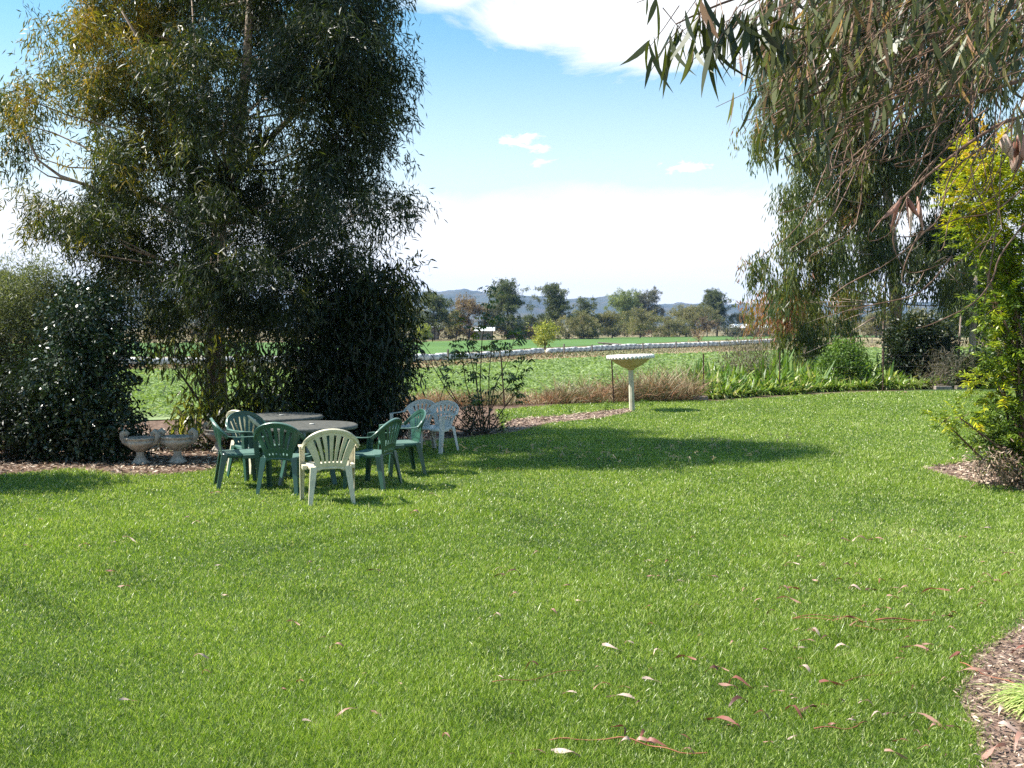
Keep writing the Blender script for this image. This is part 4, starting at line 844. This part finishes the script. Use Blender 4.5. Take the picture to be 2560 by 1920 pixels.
# ------------------------------------------------------------------ compound leaved shrub by the mulch strip
g = np.random.default_rng(91); YC = 18.6; base = np.array([at(1205, 900, YC)[0], YC, 0.]); e = empty('compound_leaf_shrub', base); tag(e, 'open many stemmed shrub with compound leaves right of the white chairs', 'shrub')
mb = MB(); tips = []
stems = [((1190, 1080), (1188, 940), (1168, 860), (1165, 790)), ((1195, 1080), (1200, 960), (1205, 850), (1225, 740), (1230, 715)), ((1210, 1080), (1222, 940), (1230, 860), (1232, 790)), ((1215, 1080), (1235, 970), (1270, 900), (1290, 830)), ((1205, 1080), (1240, 1000), (1290, 940), (1312, 870)),
         ((1200, 1080), (1165, 960), (1155, 890), (1148, 860)), ((1185, 1080), (1120, 980), (1085, 920), (1070, 900)), ((1190, 1080), (1100, 1000), (1112, 960), (1120, 930)), ((1185, 1085), (1140, 1000), (1080, 890), (1050, 850)), ((1220, 1080), (1260, 1020), (1300, 970), (1310, 945)), ((1200, 1080), (1196, 1000), (1190, 930), (1196, 880))]
for st in stems:
    q = [at(x, y, YC + g.normal() * .12) - base for x, y in st]; q[0] = np.array([g.normal() * .07, g.normal() * .07, -.02]); mb.tube(q, np.linspace(.012, .004, len(q)), 5)
mb.build('stem', M['bark_dark'], e)
lc = [(1165, 800), (1155, 850), (1180, 860), (1225, 720), (1232, 750), (1240, 790), (1220, 800), (1245, 850), (1265, 860), (1290, 830), (1300, 850), (1310, 905), (1300, 930), (1285, 960), (1255, 940), (1145, 880), (1130, 870), (1190, 880), (1210, 860), (1110, 920), (1125, 905), (1120, 950), (1160, 930), (1180, 940), (1190, 925), (1260, 870), (1230, 870), (1280, 945), (1300, 990), (1290, 980), (1200, 820), (1160, 880), (1170, 1010), (1215, 1000), (1240, 985)]
P, A, N, L, W, T = [], [], [], [], [], []
for x, y in lc:
    for rep in range(5):
        c = at(x + g.normal() * 12, y + g.normal() * 10, YC + g.normal() * .25) - base; az = g.random() * 6.28; d = unit(np.array([math.cos(az), math.sin(az), .15])); sd = np.cross(d, [0, 0, 1]); tm = g.uniform(.1, .65)
        for k in range(7):
            t = (k // 2) / 3; s_ = 1 if k % 2 else -1
            a = d if k == 6 else unit(d * .6 + sd * s_ * .9 + np.array([0, 0, -.5])); P.append(c + d * .16 * t); A.append(a); N.append(unit(np.array([0, 0, 1.]) + g.normal(size=3) * .3)); L.append(g.uniform(.07, .11)); W.append(.036); T.append(tm + g.normal() * .1)
obj('foliage', leaf_mesh('foliage', np.array(P), np.array(A), np.array(N), np.array(L), np.array(W), np.array(T), 3, .35), M['compound'], e)
shrub('low_shrub', 'dark low growth at the foot of the compound leaved shrub', 'plant', [(1180, 1060, 70, 28, .4), (1130, 1070, 50, 28, .3), (1240, 1065, 40, 25, .5), (1190, 1035, 50, 25, .5), (1080, 1070, 50, 28, .2)], 18.3, 110, 'dark_shrub', 14, .16, .07, .022, 1180, 92, hang=-.2)
for i, (px, py) in enumerate(((1590, 1021), (1618, 1018), (1515, 1028), (1430, 1035))):
    shrub('small_weed', ('low leafy weed at the foot of the bird bath', 'low leafy weed right of the bird bath', 'low leafy weed on the mulch strip left of the bird bath', 'low leafy weed at the middle of the mulch strip')[i], 'weed', [(px, py - 5, 12, 6, .5)], float(gr(px, py)[1]), 250, 'bright_shrub', 10, .1, .08, .025, px, 93 + i, hang=-.3, stems=2, stemr=.004)

# ------------------------------------------------------------------ chairs
def make_chair(mat, label, holes='long'):
    e = empty('plastic_chair'); tag(e, label, 'chair', 'plastic garden chairs'); m = M[mat]
    # seat
    mb = MB(); nx_, ny_ = 12, 12; pts = []
    def sp_(i, j):
        v = j / ny_; y = -.205 + .43 * v; hw = .185 + .06 * v; x = (2 * i / nx_ - 1)
        c = max(0, abs(x) - .8) / .2 * max(0, abs(2 * v - 1) - .8) / .2
        return (x * hw * (1 - .06 * c), y * (1 - .04 * c), .425 - .018 * (1 - x * x) * (1 - (2 * v - 1) ** 2) + .006 * v - (.012 if v == 1 else 0))
    for j in range(ny_ + 1):
        for i in range(nx_ + 1): pts.append(sp_(i, j))
    n1 = nx_ + 1; fs = [(j * n1 + i, j * n1 + i + 1, (j + 1) * n1 + i + 1, (j + 1) * n1 + i) for j in range(ny_) for i in range(nx_) if not (j in (4, 5, 6, 7, 8) and i in (2, 4, 7, 9) and False)]
    ring = [i for i in range(n1)] + [j * n1 + nx_ for j in range(1, ny_ + 1)] + [ny_ * n1 + i for i in range(nx_ - 1, -1, -1)] + [j * n1 for j in range(ny_ - 1, 0, -1)]
    b0 = len(pts)
    for r in ring: x, y, z = pts[r]; pts.append((x * 1.03, y * 1.03, .378 + (.02 if abs(y) > .19 and abs(x) < .12 else 0)))
    nr = len(ring); fs += [(ring[k], b0 + k, b0 + (k + 1) % nr, ring[(k + 1) % nr]) for k in range(nr)]
    mb.add(pts, fs); mb.build('seat', m, e, True, solid=.006)
    # backrest: a wide hoop that runs on into the arms, with a fan of slats hanging in it
    nu_, nv_ = 41, 30
    def hoop(q):
        a = abs(q); return (math.copysign(.292 * math.sin(min(a, 1) * math.pi / 2), q), -.315 + .17 * a ** 2.2, .63 + .195 * math.cos(min(a, 1) * math.pi / 2))
    def bp(u_, v_):
        tx, ty, tz = hoop(u_ * .80); bx, by, bz = u_ * .158, -.195 - .01 * abs(u_), .40
        w = v_ ** 1.55; return (bx + (tx - bx) * w, by + (ty - by) * v_ - .012 * math.sin(math.pi * v_), bz + (tz - bz) * v_)
    pts = [bp(2 * i / nu_ - 1, j / nv_) for j in range(nv_ + 1) for i in range(nu_ + 1)]; fs = []; n1 = nu_ + 1
    for j in range(nv_):
        for i in range(nu_):
            k = i - 4; gap = 0 <= k < 33 and (k % 5) in (3, 4); v_ = (j + .5) / nv_
            if holes == 'long': cut = gap and .17 < v_ < .87
            else: cut = gap and (.34 < v_ < .87 or .12 < v_ < .2)
            if holes == 'short': cut = gap and (.62 < v_ < .86 or .3 < v_ < .52)
            if not cut: fs.append((j * n1 + i, j * n1 + i + 1, (j + 1) * n1 + i + 1, (j + 1) * n1 + i))
    mb = MB(); mb.add(pts, fs)
    arch = [hoop(q) for q in np.linspace(-1, 1, 33)]
    mb.sweep(arch, [(-.030, -.006), (-.022, .010), (.006, .012), (.010, .004), (.010, -.012), (.002, -.014)], side=(0, -.3, 1))
    mb.build('backrest', m, e, False, solid=.0055)
    for s_ in (-1, 1):
        x, y, z = hoop(s_ * .97); mb = MB()
        q = [(x, y, z), (x * 1.01, y + .05, z - .008), (x * 1.02, y + .13, z - .014), (x * 1.02, y + .22, z - .012), (x * 1.0, y + .30, z - .012), (x * .98, y + .345, z - .018)]
        mb.sweep(q, [(-.026, -.005), (.026, -.005), (.026, .006), (-.026, .006)], side=(1, 0, 0)); mb.build('armrest', m, e, False, bevel=.003)
        z = z + .01
        # front leg up to the armrest
        def leg(p0, p1, w0, w1, ox, oy):
            mb = MB(); rows = []; th = .005
            for t in np.linspace(0, 1, 7):
                c = [p0[i] * (1 - t) + p1[i] * t for i in range(3)]; w = w0 * (1 - t) + w1 * t
                rows.append([(c[0] + ox * a, c[1] + oy * b_, c[2]) for a, b_ in ((0, 0), (-w, 0), (-w, -th), (-th, -th), (-th, -w), (0, -w))])
            mb.loft(rows); mb.build('leg', m, e, False)
        leg((s_ * .295, .235, 0.), (s_ * .302, .19, z - .027), .045, .062, s_, 1)
        leg((s_ * .250, -.285, 0.), (s_ * .215, -.215, .425), .040, .070, s_, -1)
        mb = MB(); mb.box((s_ * .258, .10, .392), (.05, .16, .045)); mb.build('side_rail', m, e, False, bevel=.004)
    return e
beige = make_chair('beige_plastic', 'beige plastic chair nearest the camera seen from behind', 'long')
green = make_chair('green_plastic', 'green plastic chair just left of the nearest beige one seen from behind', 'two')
white = make_chair('white_plastic', 'white plastic chair of the shaded pair on its left side', 'short')
# facing angle: direction the sitter looks, degrees from +X ; chair front is local +Y
def put(src, x, y, face, label=None, first=False):
    o = src if first else copy_tree(src); o.location = (x, y, -.004); o.rotation_euler = (0, 0, R(face - 90))
    if label: o['label'] = label
    return o
put(beige, -1.98, 11.19, 106, first=True)
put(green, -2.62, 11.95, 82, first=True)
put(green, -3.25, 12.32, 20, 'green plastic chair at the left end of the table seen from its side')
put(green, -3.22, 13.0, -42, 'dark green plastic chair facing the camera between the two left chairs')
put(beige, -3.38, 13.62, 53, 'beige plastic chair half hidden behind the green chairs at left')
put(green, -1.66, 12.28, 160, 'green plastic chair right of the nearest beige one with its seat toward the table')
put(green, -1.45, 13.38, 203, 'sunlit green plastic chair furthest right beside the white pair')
put(white, -1.52, 15.95, 240, first=True).scale = (1, 1, .93)
put(white, -1.17, 15.72, 236, 'white plastic chair of the shaded pair on its right side')

# ------------------------------------------------------------------ tables
def make_table(label):
    e = empty('round_table'); tag(e, label, 'table', 'green plastic tables')
    mb = MB(); mb.lathe([(.02, .716), (.535, .716), (.548, .708), (.553, .695), (.55, .672), (.535, .672), (.53, .694), (.02, .694)], 56); mb.build('tabletop', M['table_top'], e, False)
    mb = MB(); mb.lathe([(.005, .7175), (.03, .7185), (.034, .7225), (.028, .7265), (.005, .727)], 20); mb.build('umbrella_cap', M['white_plastic'], e, True)
    for a in (45, 135, 225, 315):
        c, s_ = math.cos(R(a)), math.sin(R(a)); mb = MB()
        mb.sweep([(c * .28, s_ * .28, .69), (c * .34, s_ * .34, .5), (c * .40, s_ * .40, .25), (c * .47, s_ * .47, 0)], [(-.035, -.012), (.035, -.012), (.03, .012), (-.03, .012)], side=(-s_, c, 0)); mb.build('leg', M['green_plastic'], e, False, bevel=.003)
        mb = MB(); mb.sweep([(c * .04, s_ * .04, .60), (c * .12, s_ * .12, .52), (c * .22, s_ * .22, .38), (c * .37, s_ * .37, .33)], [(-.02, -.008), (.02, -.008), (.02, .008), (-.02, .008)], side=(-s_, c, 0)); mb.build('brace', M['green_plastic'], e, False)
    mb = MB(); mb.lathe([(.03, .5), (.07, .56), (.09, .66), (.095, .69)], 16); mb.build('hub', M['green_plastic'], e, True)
    return e
t1 = make_table('grey green round table nearer the camera between the chairs'); t1.location = (at(780, 1062, 12.65)[0], 12.65, 0)
t2 = copy_tree(t1); t2.location = (at(700, 1040, 13.85)[0], 13.95, 0); t2['label'] = 'grey green round table further back under the big gum'; t2.rotation_euler = (0, 0, .4)

# ------------------------------------------------------------------ urns
def make_urn():
    e = empty('stone_urn'); tag(e, 'stone garden urn with curled handles', 'urn', 'stone urns under the gum tree')
    mb = MB(); mb.lathe([(.02, 0), (.125, 0), (.125, .025), (.095, .045), (.06, .10), (.05, .14), (.058, .165), (.05, .175)], 28); mb.build('pedestal', M['concrete'], e, True)
    mb = MB(); mb.lathe([(.03, .17), (.07, .175), (.13, .215), (.19, .275), (.205, .30), (.2, .315), (.192, .325), (.205, .345), (.215, .355), (.215, .37), (.19, .37), (.18, .34), (.14, .28), (.03, .26)], 36); mb.build('bowl', M['concrete'], e, True)
    for s_ in (-1, 1):
        mb = MB(); q = [(s_ * .16, 0, .26), (s_ * .215, 0, .30), (s_ * .245, 0, .36), (s_ * .245, 0, .42), (s_ * .205, 0, .45), (s_ * .175, 0, .42), (s_ * .19, 0, .385)]
        mb.tube(q, [.03, .036, .038, .04, .04, .034, .024], 10); mb.build('handle', M['concrete'], e, True)
    return e
u1 = make_urn(); lst = [((351, 1159), 0, 'stone urn with curled handles next to the glossy shrub, leftmost of three', 1.0), ((444, 1157), .1, 'stone urn with curled handles between the other two urns', 1.02), ((545, 1130), -.3, 'stone urn mostly hidden behind the left chairs', .95)]
for i, (p, rz, lab, s_) in enumerate(lst):
    o = u1 if i == 0 else copy_tree(u1); o.location = gr(*p); o.rotation_euler = (0, 0, rz); o.scale = (s_,) * 3; o['label'] = lab

# ------------------------------------------------------------------ bird bath
q = gr(1580, 1027); e = empty('bird_bath', q); tag(e, 'cream bird bath with scalloped white rim standing on the lawn edge', 'bird bath'); e.rotation_euler = (0, R(-2.0), 0)
mb = MB(); mb.lathe([(.02, -.03), (.064, -.03), (.062, .3), (.058, .95)], 8); mb.build('pedestal', M['bath_post'], e)
mb = MB(); mb.lathe([(.02, .93), (.07, .93), (.085, .96), (.17, .99), (.31, 1.07), (.43, 1.16), (.488, 1.235), (.47, 1.25), (.40, 1.21), (.28, 1.14), (.05, 1.10)], 64); mb.build('bowl', M['bath_cream'], e, True)
nsc = 36
def scal(i, r, z, a):
    w = abs(math.sin(a * nsc / 2)); return (r + (.012 * w if i in (1, 2, 3) else 0), z - (.042 * w if i in (2, 3) else 0))
mb = MB(); mb.lathe([(.46, 1.262), (.525, 1.275), (.535, 1.225), (.50, 1.225), (.475, 1.235)], 240, scal); mb.build('rim', M['bath_white'], e, True)

# ------------------------------------------------------------------ corner plant
g = np.random.default_rng(3); n = 420; az = g.normal(size=n) * .9 + math.pi; ln = .9 + .7 * g.random(n)
A = unit(np.c_[np.cos(az) * ln, np.sin(az) * ln, np.full(n, .75) + g.random(n) * .4]); N = unit(np.c_[-np.cos(az), -np.sin(az), np.ones(n)] + g.normal(size=(n, 3)) * .25); P = np.c_[g.normal(size=(n, 2)) * .05, np.full(n, .02)]
o = obj('ornamental_grass', leaf_mesh('ornamental_grass', P, A, N, .24 + .18 * g.random(n), np.full(n, .008), np.where(g.random(n) < .5, .97, .7) - .05 * g.random(n), 5, .5 + .4 * g.random(n)), None)
M['orn'] = leafmat('orn', [(0, (.1, .2, .03)), (.6, (.22, .34, .06)), (1, (.62, .62, .28))], .45, .35); o.data.materials.append(M['orn'])
o.location = gr(2640, 1780); tag(o, 'yellow striped ornamental grass tuft in the bottom right corner', 'plant')

# ------------------------------------------------------------------ fallen leaves and twigs on the lawn
def fl_mesh(seed, L, Wd, cv, curl, tint):
    V_, F_, m_ = leaf_arrays(np.array([[-L / 2, 0, 0.]]), np.array([[1., 0, 0]]), np.array([[0, 0, 1.]]), L, Wd, 5, 0., cv); V_ = V_.copy()
    for i, p in enumerate(V_): t = (p[0] + L / 2) / L; p[2] = 1.3 * curl * math.sin(math.pi * t * (1.3 if seed % 2 else 1)) + (.7 * Wd if i % 2 else 0) * math.sin(5 * t + seed * 1.7)
    me = mesh_np('fallen_leaf', V_, F_, 4, np.full(len(V_), tint)); me.materials.append(M['fallen']); return me
FM = {}
for i in range(5):
    for nm, t in (('dark', .05), ('red', .40), ('tan', .66), ('pale', .92)): FM[(nm, i)] = fl_mesh(i, .10 + .022 * i, .021 + .002 * (i % 3), (-.25, .3, .1, -.4, .22)[i], (.022, .034, .012, .028, .018)[i], t)
FX = [(1037, 1290, 'tan', 1.15), (100, 1310, 'tan', .7), (150, 1310, 'dark', .6), (215, 1378, 'tan', 1.1), (325, 1357, 'pale', 1), (285, 1366, 'pale', .6), (15, 1350, 'pale', .5), (70, 1374, 'tan', .7), (495, 1317, 'pale', .9), (465, 1303, 'dark', .7), (500, 1660, 'pale', 1.2), (840, 1632, 'tan', .9), (310, 1477, 'tan', .8), (870, 1803, 'tan', .9), (935, 1437, 'dark', .8), (775, 1417, 'dark', .6), (1110, 1860, 'tan', .8), (1415, 1900, 'pale', 1.2),
 (1280, 1445, 'dark', 1.1), (1245, 1450, 'dark', .8), (1285, 1500, 'tan', 1), (1240, 1552, 'pale', .8), (1450, 1515, 'pale', .7), (1340, 1390, 'tan', .6), (1085, 1245, 'pale', .5), (1630, 1430, 'tan', .7), (1745, 1528, 'red', .7), (1530, 1635, 'pale', 1.2), (1640, 1646, 'pale', .8), (1715, 1662, 'red', 1), (1762, 1660, 'tan', .5), (1325, 1682, 'dark', 1), (1630, 1717, 'pale', .9), (1515, 1740, 'tan', 1.2), (1550, 1762, 'pale', 1.2), (1780, 1690, 'dark', 1.2),
 (1850, 1722, 'red', 1.6), (1820, 1730, 'tan', 1.1), (1835, 1772, 'dark', 1.3), (1795, 1822, 'red', 1.4), (1905, 1808, 'tan', 1.3), (1990, 1800, 'red', 1.3), (2015, 1790, 'dark', .9), (2170, 1778, 'pale', .7), (2320, 1812, 'tan', 1.5), (2330, 1838, 'tan', .9), (2020, 1690, 'pale', 1), (2080, 1725, 'red', 1.3), (2100, 1632, 'pale', 1.), (2285, 1636, 'tan', 1.), (2320, 1645, 'dark', 1.), (2040, 1598, 'pale', 1.2), (2110, 1560, 'red', 1.3), (2150, 1578, 'red', .9), (2020, 1617, 'tan', .8), (1990, 1640, 'dark', .7),
 (1965, 1487, 'tan', 1.1), (1985, 1482, 'red', .9), (1895, 1515, 'tan', .7), (1970, 1512, 'tan', 1), (1928, 1545, 'dark', .9), (2140, 1482, 'pale', 1.2), (2180, 1486, 'dark', 1), (2200, 1465, 'red', .8), (2335, 1490, 'red', 1.2), (2160, 1530, 'red', .8), (2190, 1545, 'tan', .8), (2235, 1505, 'tan', .8), (2260, 1480, 'tan', .7), (1980, 1420, 'pale', .8), (2060, 1430, 'pale', 1.), (2120, 1428, 'dark', 1.3), (2115, 1360, 'tan', 1.), (2155, 1360, 'pale', 1.2), (2190, 1358, 'tan', .8), (2080, 1310, 'tan', .6), (2470, 1455, 'tan', 1.), (2500, 1465, 'tan', .9), (2520, 1450, 'red', 1.1), (2525, 1395, 'tan', .7), (2465, 1470, 'pale', .7), (2380, 1585, 'tan', .7), (1920, 1640, 'dark', .5),
 (2395, 1660, 'red', 1.4), (2430, 1690, 'tan', 1.1), (2500, 1800, 'pale', 1.6), (2520, 1835, 'pale', 1.4), (2480, 1900, 'tan', 1.5), (2540, 1870, 'tan', 1.3), (2550, 1640, 'red', 1.1), (1560, 1872, 'pale', 1.), (1710, 1905, 'tan', 1.), (2240, 1905, 'tan', 1.), (610, 1150, 'tan', .7), (540, 1240, 'tan', .6), (660, 1262, 'pale', .6), (1245, 1180, 'tan', .5), (1390, 1322, 'pale', .4), (2400, 1000, 'pale', .9), (2260, 985, 'tan', .8), (2330, 985, 'tan', .8)]
for _ in range(150):
    xx = 2560 - abs(random.gauss(0, 520)) if random.random() < .75 else random.uniform(0, 2500); yy = random.uniform(1330, 1910)
    if inside(np.array([gr(xx, yy)[:2]]), mulch['corner'])[0] or xx < 0: continue
    FX.append((xx, yy, random.choice(['dark', 'red', 'tan', 'tan', 'pale']), random.uniform(.3, .75)))
word = {'dark': 'dark brown', 'red': 'reddish', 'tan': 'tan', 'pale': 'pale bleached'}
def where(px, py):
    if py < 1200: return 'far across the lawn'
    if px > 2390 and py > 1560: return 'beside the corner mulch bed'
    if px < 1100: return 'on the left half of the lawn'
    if px > 1850: return 'in the scatter on the right side of the lawn'
    return 'on the middle of the lawn'
for i, (px, py, c, s_) in enumerate(FX):
    o = bpy.data.objects.new('fallen_leaf', FM[(c, i % 5)]); COL.objects.link(o); q = gr(px, py); k = min(s_, 1.2) * (.8 if py > 1250 else 1.3) * random.uniform(.8, 1.1)
    o.location = (q[0], q[1], .032); o.scale = (k, k, k); o.rotation_euler = (random.uniform(-.5, .5), random.uniform(-.25, .25), random.uniform(-.6, .6) + (math.pi if random.random() < .5 else 0))
    tag(o, f'{word[c]} gum leaf lying {where(px, py)}', 'leaf', f'{word[c]} leaves {where(px, py)}')
def twig(pts, r, label, leaves_=()):
    pts = [tuple(np.array(pts[i]) * (1 - t) + np.array(pts[i + 1]) * t) for i in range(len(pts) - 1) for t in (0, .33, .67)] + [pts[-1]]
    w = [gr(*p) for p in pts]; c = sum(w) / len(w); e = empty('fallen_twig', (c[0], c[1], 0)); tag(e, label, 'twig', 'fallen twigs on the lawn')
    mb = MB(); mb.tube([(p[0] - c[0] + .003 * math.sin(i * 1.3), p[1] - c[1] + .006 * math.sin(i * .9), .032 + .007 * math.sin(i * 1.1)) for i, p in enumerate(w)], np.linspace(r, r * .6, len(w)), 6); mb.build('stem', M['bark_shed'], e, True)
    for (x, y, c2, s_, rz) in leaves_:
        o = bpy.data.objects.new('leaf', FM[(c2, 1)]); COL.objects.link(o); q = gr(x, y); o.parent = e; o.location = (q[0] - c[0], q[1] - c[1], .06); o.scale = (s_,) * 3; o.rotation_euler = (.5, -.5, rz)
twig([(1372, 1868), (1440, 1866), (1545, 1860), (1600, 1872), (1650, 1886), (1700, 1898), (1770, 1902)], .0038, 'long reddish fallen twig with upturned leaves at the bottom centre', [(1600, 1862, 'red', .75, 1.3), (1545, 1854, 'red', .7, 2.3), (1612, 1884, 'tan', .75, -.2), (1640, 1888, 'red', .8, -.4)])
twig([(1980, 1558), (2080, 1562), (2140, 1578), (2200, 1587), (2280, 1582)], .003, 'thin curved reddish twig with one red leaf on the right lawn')
twig([(1985, 1557), (2050, 1549), (2120, 1552), (2160, 1566), (2335, 1564)], .0028, 'dark thin twig just above the red leafed one')
twig([(2190, 1562), (2260, 1560), (2330, 1562)], .006, 'short thick dark twig right of the thin ones')
twig([(2035, 1838), (2100, 1838), (2140, 1832), (2170, 1820)], .0035, 'pinkish bent twig near the lower right of the lawn')
twig([(1230, 1719), (1310, 1717), (1390, 1695), (1465, 1692)], .0022, 'very thin brown twig left of centre on the lawn')
twig([(2110, 1720), (2180, 1702), (2260, 1690)], .0022, 'very thin twig beside the reddish leaf near the corner bed')
twig([(2400, 1670), (2440, 1690), (2500, 1712), (2560, 1735)], .0035, 'reddish stalk lying across the corner mulch bed')
